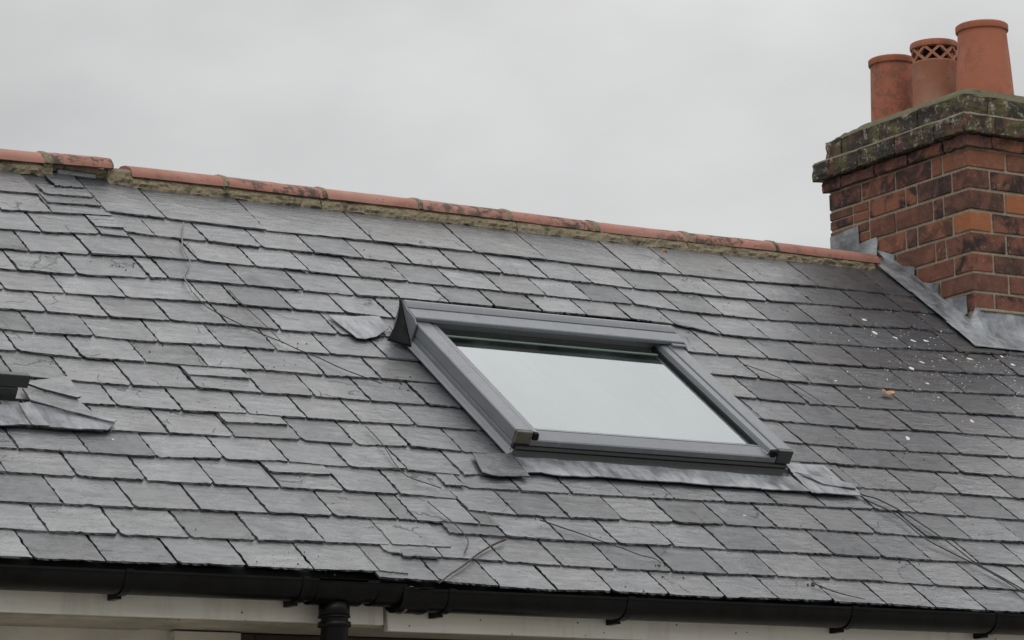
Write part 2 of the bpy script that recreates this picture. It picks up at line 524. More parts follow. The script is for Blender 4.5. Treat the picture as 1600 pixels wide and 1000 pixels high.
def glass_material():
    m, nt, n, l, b = new_mat("window_glass")
    k = NB(nt)
    n.remove(b)
    out = n["Material Output"]
    fr = k.node("ShaderNodeFresnel"); k.inp(fr, 'IOR', 1.52)
    # sealed double glazing: four air-glass faces reflect one after another
    num = k.math('MULTIPLY', fr.outputs[0], 4.0)
    den = k.math('ADD', k.math('MULTIPLY', fr.outputs[0], 3.0), 1.0)
    refl = k.math('DIVIDE', num, den)
    gl = k.node("ShaderNodeBsdfGlossy"); k.inp(gl, 'Color', (0.92, 0.97, 0.985, 1)); k.inp(gl, 'Roughness', 0.012)
    tr = k.node("ShaderNodeBsdfTransparent"); k.inp(tr, 'Color', (0.80, 0.87, 0.84, 1))
    co = k.coords()
    dirt = k.noise(k.mapping(co, (9.0, 2.2, 8.0)), 1.0, 5.0, 0.6, 0.8)
    spots = k.math('MULTIPLY', k.math('LESS_THAN', k.voro(co, 90.0), 0.12), k.math('GREATER_THAN', k.noise(co, 6.0), 0.52))
    dfac = k.math('MAXIMUM', k.rng(dirt, 0.45, 0.75, 0.0, 0.05), k.math('MULTIPLY', spots, 0.16))
    df = k.node("ShaderNodeBsdfDiffuse"); k.inp(df, 'Color', (0.30, 0.32, 0.32, 1))
    mx2 = k.node("ShaderNodeMixShader")
    l.new(dfac, mx2.inputs[0]); l.new(df.outputs[0], mx2.inputs[2])
    mx = k.node("ShaderNodeMixShader")
    l.new(refl, mx.inputs[0]); l.new(tr.outputs[0], mx.inputs[1]); l.new(gl.outputs[0], mx.inputs[2])
    l.new(mx.outputs[0], mx2.inputs[1]); l.new(mx2.outputs[0], out.inputs['Surface'])
    return m

M = {
    'slate': slate_material(),
    'ridge': clay_material("ridge_terracotta", (0.325, 0.150, 0.115), 0.97, 0.22),
    'pot_a': clay_material("pot_terracotta", (0.36, 0.122, 0.070), 0.45, 0.18, 0.7),
    'pot_b': clay_material("pot_terracotta_buff", (0.36, 0.155, 0.095), 0.30, 0.35, 0.75),
    'brick': brick_material("chimney_brick"),
    'brick_moss': brick_material("chimney_brick_mossy", 1.0),
    'mortar': mortar_material("brick_mortar", (0.32, 0.275, 0.205), 0.2, 0.8),
    'bed': mortar_material("ridge_mortar", (0.235, 0.20, 0.135), 0.95, 0.7),
    'flaunch': mortar_material("flaunching_mortar", (0.12, 0.112, 0.066), 0.9, 0.7),
    'lead': lead_material(),
    'frame': frame_material("grey_aluminium", (0.140, 0.150, 0.166)),
    'frame_dark': frame_material("dark_aluminium", (0.036, 0.038, 0.040)),
    'cap_olive': plain("end_cap_plastic", (0.10, 0.095, 0.075), 0.6, 0.0, 0.2, 30.0),
    'gasket': plain("rubber_gasket", (0.010, 0.010, 0.011), 0.75, 0.0, 0.12, 14.0, 0.0, 120.0, 0.15),
    'glass': glass_material(),
    'blind': plain("blind_cloth", (0.70, 0.74, 0.77), 0.9, 0.0, 0.03, 5.0),
    'bead': plain("green_glass_edge", (0.16, 0.21, 0.17), 0.3, 0.0, 0.05, 5.0),
    'spacer': plain("glazing_spacer", (0.06, 0.065, 0.065), 0.5),
    'pvc': plain("black_pvc", (0.006, 0.006, 0.0065), 0.34, 0.0, 0.3, 20.0, 0.05, 60.0, 0.14),
    'fascia': paint_material(),
    'soffit': plain("soffit_board", (0.36, 0.33, 0.265), 0.7, 0.0, 0.2, 6.0),
    'wall': plain("painted_render", (0.55, 0.53, 0.47), 0.85, 0.0, 0.12, 5.0, 0.3, 80.0),
    'brown': plain("brown_timber", (0.045, 0.026, 0.018), 0.5, 0.0, 0.3, 12.0),
    'felt': plain("roof_felt", (0.02, 0.02, 0.02), 0.9),
    'ground': plain("pale_gravel", (0.27, 0.255, 0.225), 0.95, 0.0, 0.2, 1.2, 0.4, 40.0),
    'wire': plain("black_cable", (0.014, 0.015, 0.017), 0.5),
    'strap': plain("grey_wire", (0.16, 0.155, 0.145), 0.5),
    'twig': plain("dry_twig", (0.065, 0.055, 0.040), 0.9, 0.0, 0.3, 60.0),
    'leaf': plain("dead_leaf", (0.42, 0.20, 0.085), 0.7, 0.0, 0.3, 60.0),
    'lichen': plain("pale_lichen", (0.62, 0.62, 0.57), 0.95, 0.0, 0.2, 90.0),
    'crumb': plain("moss_crumbs", (0.022, 0.022, 0.017), 0.95, 0.0, 0.3, 90.0),
    'moss': plain("green_moss", (0.075, 0.080, 0.018), 0.95, 0.0, 0.4, 120.0),
}

# ------------------------------------------------------------------ surveyed layout (metres)
# slate courses: (name, loose fragment?, tail corners as (u along ridge, v down slope))
ROWS = [
    ('1L', 0, [(-3.687, -0.198), (-3.497, -0.211)]),
    ('1a', 1, [(-3.423, -0.288), (-3.313, -0.297)]),
    ('1b', 1, [(-3.48, -0.212), (-3.308, -0.228)]),
    ('1c', 1, [(-3.494, -0.148), (-3.306, -0.164)]),
    ('1d', 0, [(-3.674, -0.056), (-3.502, -0.076), (-3.295, -0.102)]),
    ('1e', 1, [(-3.39, 0.002), (-3.291, -0.005)]),
    ('1', 0, [(-3.306, -0.129), (-3.105, -0.124), (-2.761, -0.115), (-2.373, -0.121), (-1.999, -0.121), (-1.716, -0.118), (-1.383, -0.111), (-1.175, -0.114), (-0.864, -0.123), (-0.578, -0.14), (-0.259, -0.14), (-0.084, -0.141)]),
    ('2L', 0, [(-3.782, 0.096), (-3.592, 0.085), (-3.391, 0.054), (-3.292, 0.051)]),
    ('2', 0, [(-3.296, 0.015), (-3.197, 0.022), (-3.021, 0.026), (-2.835, 0.029), (-2.655, 0.028), (-2.479, 0.033), (-2.303, 0.034), (-2.134, 0.034), (-1.966, 0.04), (-1.791, 0.038), (-1.624, 0.041), (-1.46, 0.052), (-1.277, 0.039), (-1.096, 0.043), (-0.905, 0.037), (-0.699, 0.021), (-0.483, 0.015), (-0.291, -0.002), (-0.176, -0.006)]),
    ('3', 0, [(-3.874, 0.244), (-3.684, 0.24), (-3.481, 0.216), (-3.291, 0.19), (-3.117, 0.181), (-2.922, 0.182), (-2.739, 0.183), (-2.559, 0.183), (-2.388, 0.184), (-2.218, 0.185), (-2.047, 0.184), (-1.877, 0.187), (-1.705, 0.186), (-1.538, 0.186), (-1.366, 0.202), (-1.192, 0.203), (-1.005, 0.203), (-0.796, 0.189), (-0.585, 0.176), (-0.352, 0.146), (-0.253, 0.156), (-0.168, 0.158)]),
    ('4', 0, [(-3.96, 0.388), (-3.77, 0.385), (-3.579, 0.376), (-3.341, 0.35), (-3.276, 0.337), (-3.02, 0.334), (-2.828, 0.336), (-2.643, 0.332), (-2.486, 0.32), (-2.306, 0.317), (-2.136, 0.312), (-1.96, 0.312), (-1.791, 0.313), (-1.622, 0.31), (-1.457, 0.318), (-1.296, 0.364), (-1.102, 0.364), (-0.91, 0.359), (-0.704, 0.348), (-0.487, 0.331), (-0.271, 0.314), (-0.031, 0.299), (0.165, 0.292)]),
    ('5', 0, [(-4.047, 0.525), (-3.857, 0.53), (-3.669, 0.517), (-3.476, 0.505), (-3.212, 0.488), (-3.106, 0.486), (-2.924, 0.482), (-2.744, 0.472), (-2.582, 0.476), (-2.406, 0.475)]),
    ('5R', 0, [(-1.557, 0.524), (-1.406, 0.526), (-1.205, 0.521), (-1.023, 0.524), (-0.81, 0.517), (-0.6, 0.504), (-0.363, 0.49), (-0.111, 0.468), (0.101, 0.455)]),
    ('6', 0, [(-3.966, 0.664), (-3.776, 0.658), (-3.585, 0.654), (-3.389, 0.641), (-3.203, 0.631), (-3.031, 0.638), (-2.836, 0.633), (-2.675, 0.618), (-2.54, 0.612)]),
    ('6R', 0, [(-1.587, 0.681), (-1.338, 0.684), (-1.133, 0.684), (-0.918, 0.677), (-0.707, 0.674), (-0.482, 0.657), (-0.239, 0.635), (-0.033, 0.633)]),
    ('7', 0, [(-4.05, 0.796), (-3.86, 0.801), (-3.678, 0.794), (-3.484, 0.798), (-3.284, 0.782), (-3.108, 0.782), (-2.931, 0.779), (-2.738, 0.77), (-2.553, 0.775)]),
    ('7R', 0, [(-1.616, 0.834), (-1.442, 0.842), (-1.248, 0.846), (-1.046, 0.843), (-0.826, 0.832), (-0.584, 0.818), (-0.374, 0.809), (-0.147, 0.803)]),
    ('8', 0, [(-4.146, 0.937), (-3.956, 0.929), (-3.771, 0.941), (-3.579, 0.934), (-3.387, 0.933), (-3.206, 0.926), (-3.014, 0.927), (-2.828, 0.917), (-2.623, 0.918)]),
    ('8R', 0, [(-1.658, 0.985), (-1.516, 0.989), (-1.343, 0.994), (-1.152, 0.997), (-0.927, 0.982), (-0.714, 0.975), (-0.504, 0.972), (-0.283, 0.966)]),
    ('8x', 1, [(-3.478, 0.998), (-3.281, 0.995)]),
    ('9', 0, [(-4.02, 1.087), (-3.862, 1.09), (-3.678, 1.092), (-3.48, 1.077), (-3.279, 1.075), (-3.11, 1.071), (-2.933, 1.072), (-2.746, 1.07), (-2.614, 1.072), (-2.459, 1.068)]),
    ('9R', 0, [(-1.627, 1.13), (-1.453, 1.141), (-1.255, 1.145), (-1.045, 1.136), (-0.833, 1.129), (-0.621, 1.122), (-0.397, 1.117)]),
    ('10', 0, [(-3.96, 1.228), (-3.772, 1.219), (-3.581, 1.226), (-3.379, 1.214), (-3.199, 1.214), (-3.031, 1.213), (-2.851, 1.21), (-2.617, 1.213), (-2.424, 1.21)]),
    ('10R', 0, [(-1.665, 1.269), (-1.444, 1.265), (-1.333, 1.268), (-1.128, 1.268), (-0.922, 1.263), (-0.717, 1.265), (-0.495, 1.265)]),
    ('10x', 1, [(-3.479, 1.279), (-3.282, 1.271)]),
    ('11', 0, [(-4.244, 1.389), (-4.049, 1.38), (-3.863, 1.376), (-3.676, 1.366), (-3.481, 1.358), (-3.275, 1.352), (-3.11, 1.356), (-2.936, 1.346), (-2.77, 1.356), (-2.632, 1.363)]),
    ('11R', 0, [(-1.601, 1.401), (-1.41, 1.415), (-1.227, 1.414), (-1.029, 1.411), (-0.823, 1.414), (-0.611, 1.419)]),
    ('12', 0, [(-4.336, 1.513), (-4.152, 1.511), (-3.956, 1.508), (-3.767, 1.51), (-3.567, 1.496), (-3.376, 1.491), (-3.193, 1.495), (-3.014, 1.488), (-2.843, 1.503), (-2.713, 1.481)]),
    ('12x', 1, [(-3.465, 1.56), (-3.269, 1.551)]),
    ('13', 0, [(-4.419, 1.637), (-4.229, 1.644), (-4.038, 1.645), (-3.847, 1.644), (-3.656, 1.645), (-3.465, 1.64), (-3.271, 1.637), (-3.103, 1.635), (-2.928, 1.642)]),
    ('13x', 1, [(-2.933, 1.569), (-2.872, 1.573)]),
    ('13R', 0, [(-2.869, 1.574), (-2.694, 1.573), (-2.524, 1.57), (-2.35, 1.567), (-2.177, 1.565), (-2.0, 1.559), (-1.815, 1.555), (-1.636, 1.554), (-1.452, 1.551), (-1.3, 1.553), (-1.108, 1.558), (-0.909, 1.56), (-0.7, 1.553)]),
    ('14', 0, [(-4.311, 1.799), (-4.131, 1.798), (-3.939, 1.795), (-3.754, 1.786), (-3.56, 1.785), (-3.369, 1.781), (-3.178, 1.778), (-3.121, 1.779), (-2.935, 1.787), (-2.868, 1.789)]),
    ('14R', 0, [(-2.932, 1.709), (-2.782, 1.718), (-2.613, 1.717), (-2.434, 1.711), (-2.26, 1.708), (-2.082, 1.703), (-1.904, 1.702), (-1.724, 1.701), (-1.549, 1.703), (-1.369, 1.703), (-1.196, 1.709), (-1.001, 1.707), (-0.804, 1.709)]),
    ('15', 0, [(-4.406, 1.937), (-4.221, 1.942), (-4.032, 1.941), (-3.843, 1.937), (-3.654, 1.933), (-3.46, 1.925), (-3.264, 1.923), (-3.084, 1.919)]),
    ('15R', 0, [(-3.054, 1.841), (-2.88, 1.843), (-2.7, 1.849), (-2.528, 1.849), (-2.345, 1.848), (-2.168, 1.85), (-1.984, 1.849), (-1.802, 1.85), (-1.621, 1.847), (-1.45, 1.851), (-1.27, 1.847), (-1.09, 1.855), (-0.905, 1.859)]),
    ('15x', 1, [(-3.26, 1.983), (-3.149, 1.984)]),
    ('16', 0, [(-4.484, 2.077), (-4.307, 2.078), (-4.12, 2.078), (-3.929, 2.073), (-3.738, 2.07), (-3.554, 2.068), (-3.367, 2.066), (-3.286, 2.074)]),
    ('16R', 0, [(-3.303, 1.963), (-3.139, 1.975), (-2.957, 1.982), (-2.784, 1.99), (-2.61, 1.992), (-2.433, 1.992), (-2.253, 1.993), (-2.081, 1.99), (-1.892, 1.99), (-1.713, 1.993), (-1.536, 1.999), (-1.357, 1.998), (-1.176, 2.005), (-0.999, 2.014)]),
    ('17R', 0, [(-3.384, 2.098), (-3.206, 2.099), (-3.041, 2.117), (-2.869, 2.125), (-2.69, 2.115), (-2.514, 2.119), (-2.333, 2.123), (-2.16, 2.117), (-1.97, 2.117), (-1.795, 2.123), (-1.626, 2.129), (-1.442, 2.13), (-1.254, 2.135), (-1.072, 2.142)]),
]
APRON_CORNER = [(-2.758, 1.385), (-2.626, 1.373), (-2.636, 1.508), (-2.677, 1.507), (-2.742, 1.517), (-2.762, 1.512), (-2.784, 1.5), (-2.772, 1.443)]
APRON_A = [(-2.621, 1.384), (-2.402, 1.384), (-2.399, 1.474), (-2.475, 1.479), (-2.529, 1.481), (-2.575, 1.468), (-2.628, 1.478)]
APRON_B = [(-2.406, 1.384), (-2.119, 1.388), (-2.1, 1.474), (-2.204, 1.478), (-2.332, 1.474), (-2.406, 1.471)]
APRON_C = [(-2.124, 1.389), (-1.815, 1.392), (-1.822, 1.478), (-1.958, 1.478), (-2.05, 1.48), (-2.102, 1.478)]
APRON_D = [(-1.82, 1.393), (-1.663, 1.394), (-1.651, 1.479), (-1.743, 1.481), (-1.827, 1.482)]
APRON_E = [(-1.65, 1.381), (-1.454, 1.438), (-1.467, 1.486), (-1.649, 1.49)]
APRON_E2 = [(-1.64, 1.372), (-1.539, 1.4), (-1.443, 1.425), (-1.47, 1.455), (-1.574, 1.435)]
APRON_F = [(-1.632, 1.303), (-1.483, 1.298), (-1.483, 1.406), (-1.645, 1.376)]
FLAP = [(-2.823, 0.514), (-2.643, 0.498), (-2.649, 0.581), (-2.665, 0.597), (-2.718, 0.641), (-2.765, 0.662), (-2.793, 0.662)]
LIFT_A = [(-4.026, 1.162), (-3.875, 1.106), (-3.882, 1.225), (-3.895, 1.231), (-3.986, 1.19)]
LIFT_B = [(-4.032, 1.185), (-3.894, 1.227), (-3.869, 1.328), (-3.952, 1.297), (-4.033, 1.262)]
LEAD_L = [(-4.04, 1.263), (-3.87, 1.321), (-3.823, 1.344), (-3.865, 1.392), (-3.953, 1.4), (-4.033, 1.397), (-4.072, 1.278)]
LEAD_R = [(-4.04, 1.263), (-3.823, 1.344), (-3.835, 1.356), (-3.957, 1.312)]
LEAD_0 = [(-4.238, 1.305), (-4.074, 1.278), (-4.078, 1.392), (-4.184, 1.407), (-4.27, 1.404)]
LEAD_1 = [(-4.074, 1.278), (-4.038, 1.266), (-4.03, 1.396), (-4.077, 1.396)]
W_STRAP = [(-3.063, -0.086), (-3.096, -0.008), (-3.134, 0.084), (-3.154, 0.162), (-3.165, 0.227), (-3.206, 0.298), (-3.23, 0.343), (-3.237, 0.392), (-3.244, 0.441)]
W_A = [(-3.241, 0.445), (-3.233, 0.538), (-3.19, 0.614), (-3.136, 0.684), (-3.077, 0.74), (-3.042, 0.783), (-2.998, 0.817), (-2.95, 0.887), (-2.9, 0.927), (-2.852, 0.964)]
W_B = [(-3.106, 0.401), (-3.104, 0.466), (-3.096, 0.529), (-3.08, 0.67), (-3.077, 0.748)]
W_C = [(-3.034, 1.252), (-3.031, 1.323), (-3.034, 1.386), (-3.046, 1.476), (-3.043, 1.544), (-3.004, 1.572), (-2.962, 1.599)]
W_D = [(-3.046, 1.683), (-3.034, 1.748), (-3.02, 1.815), (-3.02, 1.873), (-3.033, 1.911), (-3.068, 1.958)]
TWIG = [(-2.901, 1.876), (-2.965, 1.915), (-3.04, 1.972), (-3.104, 2.027), (-3.167, 2.077), (-3.228, 2.13)]
W_E = [(-2.731, 1.756), (-2.677, 1.793), (-2.639, 1.817), (-2.596, 1.852), (-2.547, 1.885), (-2.502, 1.923), (-2.462, 1.94), (-2.457, 1.964)]
W_F = [(-1.688, 1.368), (-1.675, 1.445), (-1.516, 1.388), (-1.459, 1.476), (-1.414, 1.503), (-1.363, 1.591), (-1.321, 1.732), (-1.311, 1.799), (-1.3, 1.869), (-1.254, 1.954), (-1.216, 2.049)]
W_G = [(-1.471, 1.319), (-1.467, 1.43), (-1.456, 1.507), (-1.41, 1.596), (-1.397, 1.732), (-1.333, 1.831), (-1.301, 1.88), (-1.264, 1.962), (-1.232, 2.061)]
W_H = [(-1.995, 2.035), (-1.949, 2.073), (-1.913, 2.094), (-1.867, 2.115)]
W_I = [(-1.349, 0.607), (-1.294, 0.656), (-1.238, 0.728), (-1.214, 0.787), (-1.204, 0.843), (-1.186, 0.892)]
LICHEN = [(-0.769, 0.139), (-0.544, 0.118), (-0.496, 0.246), (-0.564, 0.216), (-0.496, 0.245), (-0.364, 0.247), (-0.428, 0.258), (-0.51, 0.44), (-0.606, 0.608), (-0.378, 0.384), (-0.251, 0.363), (-0.599, 0.499), (-0.072, 0.313), (-0.073, 0.383), (-0.602, 0.872), (-0.982, 1.041), (-0.626, 0.706), (-0.568, 0.219), (-0.319, 0.212), (-0.453, 0.416), (-0.52, 0.641), (-0.325, 0.383), (-0.679, 0.665), (-0.949, 0.757), (-0.91, 0.563), (-0.649, 0.882), (-0.479, 0.464), (-2.801, 1.794), (-2.97, 1.6), (-1.98, 1.638), (-1.939, 1.96), (-3.911, 0.864), (-2.962, 0.097), (-3.858, 1.422), (-3.216, 1.067)]
LEAF = [(-0.862, 0.734), (-1.156, -0.283)]
LEFT_JOINTS = [[0.62, 0.417, 0.207, 0.145], [0.576, 0.362, 0.295, 0.096], [0.58, 0.424, 0.209, 0.15], [0.694, 0.532, 0.37, 0.303, 0.102], [0.641, 0.428, 0.205, 0.147], [0.543, 0.314, 0.106], [0.404, 0.187], [0.298, 0.117]]
FRONT_JOINTS = [[0.178], [0.1], [0.164], [0.099], [0.162], [0.098], [0.165], [0.095]]
STEPS = [
    [(0.818, 2.561), (0.64, 2.573), (0.636, 2.545), (0.636, 2.502), (0.654, 2.485), (0.692, 2.505), (0.816, 2.531)] ,
    [(0.639, 2.503), (0.533, 2.508), (0.526, 2.492), (0.534, 2.442), (0.55, 2.426), (0.581, 2.423), (0.618, 2.444)] ,
    [(0.55, 2.426), (0.429, 2.42), (0.433, 2.36), (0.454, 2.342), (0.494, 2.357), (0.552, 2.397)] ,
    [(0.437, 2.356), (0.318, 2.355), (0.326, 2.278), (0.35, 2.271), (0.394, 2.286), (0.465, 2.34)] ,
    [(0.32, 2.277), (0.187, 2.269), (0.196, 2.207), (0.22, 2.19), (0.274, 2.204), (0.365, 2.266)] ,
    [(0.193, 2.199), (0.039, 2.197), (0.038, 2.132), (0.078, 2.116), (0.15, 2.114), (0.261, 2.181)] ,
]
# soaker line u [(-0.161, -0.425), (-0.149, -0.303), (-0.16, -0.2), (-0.158, -0.074), (-0.148, 0.078), (-0.171, 0.193), (-0.17, 0.208), (0.128, 0.182), (-0.261, -0.421), (-0.245, 0.246)]

# ------------------------------------------------------------------ ground and house shell
EAVE = RP(0, 2.10)
YR = P0.y + 0.385                       # ridge line
ZR = P0.z + 0.385 * math.tan(PITCH)
UL, UR = -6.4, 2.1                      # ends of the house along the ridge (u)
XL, XR = P0.x + UL, P0.x + UR
YB = 2 * YR - EAVE.y                    # back eaves

def grid_ground():
    bm = bmesh.new()
    bmesh.ops.create_grid(bm, x_segments=24, y_segments=24, size=1200)
    return from_bm("ground", bm)
g = link("ground", grid_ground(), M['ground'])
g["kind"] = "structure"

house = empty("house", loc=(P0.x - 2, YR, 0))
HM = house.matrix_basis.inverted()
tag(house, "house with a grey slate roof, terracotta ridge and pale painted fascia under black gutters", "house")

def part(name, mesh, mat, parent, world_matrix=None):
    """Child whose mesh is given in world coordinates (or placed by a world matrix)."""
    o = link(name, mesh, mat, parent)
    o.matrix_parent_inverse = parent_world(parent).inverted()
    if world_matrix is not None:
        o.matrix_basis = world_matrix
    return o

_pw = {}
def parent_world(p):
    m = p.matrix_basis.copy()
    if p.parent is not None:
        m = parent_world(p.parent) @ p.matrix_parent_inverse @ m
    return m

YW = P0.y - 1.675 + 0.30                # front wall face
WT = 0.24
ZF = EYE.z + 0.765                      # soffit level
# front wall in pieces round the window
WX0, WX1 = 3.69, 4.72
def wall_mesh():
    bm = bmesh.new()
    bm_box(bm, XL + 0.05, WX0, YW, YW + WT, 0, ZF + 0.006)
    bm_box(bm, WX1, XR - 0.05, YW, YW + WT, 0, ZF + 0.006)
    bm_box(bm, WX0, WX1, YW, YW + WT, 0, 1.0)
    bm_box(bm, 3.505, WX0, YW - 0.03, YW, 0, ZF - 0.004)
    return from_bm("wall", bm)
part("wall", wall_mesh(), M['wall'], house)
part("wall", box_mesh("wall", XL + 0.05, XR - 0.05, YB - 0.5, YB - 0.26, 0, ZF), M['wall'], house)
for sx in (XL + 0.05, XR - 0.29):
    v = [(sx, YW + WT, 0), (sx, YB - 0.5, 0), (sx, YB - 0.5, ZF), (sx, YR, ZR - 0.14), (sx, YW + WT, ZF)]
    vv = v + [(x + 0.24, y, z) for x, y, z in v]
    fc = [(0, 1, 2, 3, 4), (9, 8, 7, 6, 5)] + [(i, i + 5, (i + 1) % 5 + 5, (i + 1) % 5) for i in range(5)]
    part("gable_wall", pydata("gable_wall", vv, fc), M['wall'], house)
win = part("window", box_mesh("window", WX0 + 0.002, WX1 - 0.002, YW + 0.035, YW + 0.10, 1.002, 1.06), M['brown'], house)
for a, b_, z0, z1 in ((WX0 + 0.002, WX0 + 0.072, 1.06, ZF + 0.004), (WX1 - 0.072, WX1 - 0.002, 1.06, ZF + 0.004), (WX0 + 0.072, WX1 - 0.072, ZF - 0.07, ZF + 0.004)):
    part("window_frame", box_mesh("window_frame", a, b_, YW + 0.035, YW + 0.10, z0, z1, 0.004), M['brown'], win)
part("pane", box_mesh("pane", WX0 + 0.072, WX1 - 0.072, YW + 0.07, YW + 0.076, 1.06, ZF - 0.07), M['gasket'], win)

# fascia boards: the right-hand one sits a little lower and further out
FX = 3.985
YFA = P0.y - 1.675 + 0.05
part("fascia_board", box_mesh("fascia_board", XL, FX - 0.004, YFA, YFA + 0.022, EYE.z + 0.770, EYE.z + 0.868, 0.003), M['fascia'], house)
part("fascia_board", box_mesh("fascia_board", FX + 0.004, XR, YFA - 0.006, YFA + 0.016, EYE.z + 0.755, EYE.z + 0.860, 0.003), M['fascia'], house)
part("soffit", box_mesh("soffit", XL, 3.42, YFA + 0.023, YW - 0.001, ZF - 0.002, ZF + 0.010), M['soffit'], house)
part("soffit", box_mesh("soffit", 3.423, XR, YFA + 0.023, YW - 0.001, ZF + 0.001, ZF + 0.012), M['soffit'], house)

# roof deck (felt) on both slopes
def deck():
    t = 0.03
    pts = [(RP(0, 2.03, -0.022)), RP(0, -0.385 / math.cos(PITCH), -0.022)]
    y0, z0 = pts[0].y, pts[0].z
    y1, z1 = pts[1].y, pts[1].z
    prof = [(y0, z0), (y1, z1), (2 * y1 - y0, z0), (2 * y1 - y0, z0 - t), (y1, z1 - t), (y0, z0 - t)]
    return extrude_profile("roof", prof, XL, XR, 'x')
roof = part("roof", deck(), M['felt'], house)
def back_slope():
    o = RP(0, -0.385 / math.cos(PITCH), 0.005)
    y0, z0 = o.y + 0.004, o.z
    return pydata("back_slope", [(XL, y0, z0), (XR, y0, z0), (XR, YB, EAVE.z), (XL, YB, EAVE.z)], [(0, 1, 2, 3)])
part("back_slope", back_slope(), M['slate'], roof)

# ------------------------------------------------------------------ slates
SL_H, SL_T, SL_L = 0.0112, 0.0048, 0.300

def slate_outline(w, dl, dr, length, rng):
    """Outline in local coords (x across, y up the slope), tail between (-w/2,-dl) and (w/2,-dr)."""
    pts = []
    n = 19
    ph = rng.uniform(0, 100)
    for i in range(n):
        t = i / (n - 1)
        x = -w / 2 + w * t
        y = -(dl + (dr - dl) * t)
        y += 0.0022 * noise.noise((x * 38, ph, 0.3)) + 0.0012 * noise.noise((x * 130, ph, 7.7))
        if rng.random() < 0.16: y += rng.uniform(0.001, 0.0042)
        pts.append([x, y])
    if rng.random() < 0.35:                      # nibbled corner
        c = rng.uniform(0.004, 0.013); pts[0][1] += c * 0.8; pts[0][0] += c * 0.3
    if rng.random() < 0.35:
        c = rng.uniform(0.004, 0.013); pts[-1][1] += c * 0.8; pts[-1][0] -= c * 0.3
    m = 15
    right, left = [], []
    for i in range(1, m):
        t = (i / (m - 2) * 0.56) if i < m - 1 else 1.0           # the lower, visible part gets the detail
        y = t * length
        right.append([w / 2 - abs(0.0016 * noise.noise((y * 60, ph, 3.1))) - (rng.uniform(0.0010, 0.0042) if rng.random() < 0.30 else 0), y - dr * (1 - t)])
        left.append([-w / 2 + abs(0.0016 * noise.noise((y * 60, ph, 5.9))) + (rng.uniform(0.0010, 0.0042) if rng.random() < 0.38 else 0), y - dl * (1 - t)])
    return pts, right, left

def slate_geometry(w, dl, dr, rng, length=SL_L, lift=0.0, thick=None):
    t = thick or SL_T * rng.uniform(0.85, 1.2)
    tail, right, left = slate_outline(w, dl, dr, length, rng)
    out = tail + right + left[::-1]
    warp = rng.uniform(-0.0012, 0.0012)
    def hz(x, y): return SL_H * (1 - y / SL_L) + lift * max(0.0, 1 - y / length) + warp * (x / max(w, 0.05)) * 2 * (1 - y / length)
    verts = []
    nt_ = len(tail)
    for i, (x, y) in enumerate(out):
        verts.append((x, y, hz(x, y)))
    for i, (x, y) in enumerate(out):             # lower outline, dressed edge
        yo = y - (rng.uniform(-0.0012, 0.0030) if i < nt_ else 0)
        verts.append((x, yo, hz(x, y) - t))
    n = len(out)
    # inner spine to keep the top face well triangulated
    faces = [tuple(range(n)), tuple(range(2 * n - 1, n - 1, -1))]
    for i in range(n):
        j = (i + 1) % n
        faces.append((i, i + n, j + n, j))
    return verts, faces

ROOF_W = parent_world(roof)
rng = random.Random(5)
far_v, far_f = [], []
def add_far(u0, v0, u1, v1):
    vs, fs = slate_geometry(u1 - u0 - 0.004, v0 - (v0 + v1) / 2, v1 - (v0 + v1) / 2, rng)
    mat = roof_matrix((u0 + u1) / 2, (v0 + v1) / 2)
    k = len(far_v)
    far_v.extend(mat @ Vector(p) for p in vs)
    far_f.extend(tuple(i + k for i in f) for f in fs)

n_slate = 0
for name, loose, pts in ROWS:
    for (u0, v0), (u1, v1) in zip(pts[:-1], pts[1:]):
        w = u1 - u0 - rng.uniform(0.0030, 0.0062)
        vm = (v0 + v1) / 2
        length, lift = SL_L, rng.choice((0, 0, 0.0006, 0.0014))
        if name in ('1', '1L', '1d'):
            length = min(SL_L, vm + 0.47)
        if loose:
            um = (u0 + u1) / 2
            above = -0.45
            for nm2, lo2, p2 in ROWS:                     # tail of the course it hangs out from under
                if nm2 == name: continue
                for (a0, b0), (a1, b1) in zip(p2[:-1], p2[1:]):
                    if a0 <= um <= a1:
                        vt = b0 + (b1 - b0) * (um - a0) / max(1e-6, a1 - a0)
                        if above < vt < vm - 0.03: above = vt
            length = vm - above + 0.010
            lift = 0.0030
        vs, fs = slate_geometry(w, v0 - vm, v1 - vm, rng, length, lift)
        o = part("slate", pydata("slate", vs, fs), M['slate'], roof,
                 roof_matrix((u0 + u1) / 2, vm, rng.uniform(0, 0.0006)) @ Matrix.Rotation(rng.uniform(-0.004, 0.004), 4, 'Z') @ Matrix.Rotation(rng.uniform(-0.006, 0.006), 4, 'Y') @ Matrix.Rotation(rng.uniform(-0.004, 0.001), 4, 'X'))
        n_slate += 1

# courses run on past the surveyed part, to both ends of the house
LEFT_ROWS = {'1L', '1d', '2L', '3', '4', '5', '6', '7', '8', '11', '12', '13', '14', '15', '16', '9', '10'}
RIGHT_ROWS = {'1', '2', '3', '4', '5R', '6R', '7R', '8R', '9R', '10R', '11R', '13R', '14R', '15R', '16R', '17R'}
for name, loose, pts in ROWS:
    if name in LEFT_ROWS:
        u, v = pts[0]
        while u > UL + 0.05:
            w = rng.uniform(0.182, 0.198)
            add_far(max(u - w, UL), v, u, v); u -= w
    if name in RIGHT_ROWS:
        u, v = pts[-1]
        while u < UR - 0.05:
            w = rng.uniform(0.182, 0.205)
            add_far(u, v, min(u + w, UR), v); u += w
for v in (1.412, 1.30):                                   # under the roof window's apron
    u = -2.66
    while u < -1.62:
        add_far(u, v, u + 0.185, v); u += 0.185
fo = part("slates", pydata("slates", far_v, far_f), M['slate'], roof)
fo["kind"] = "stuff"

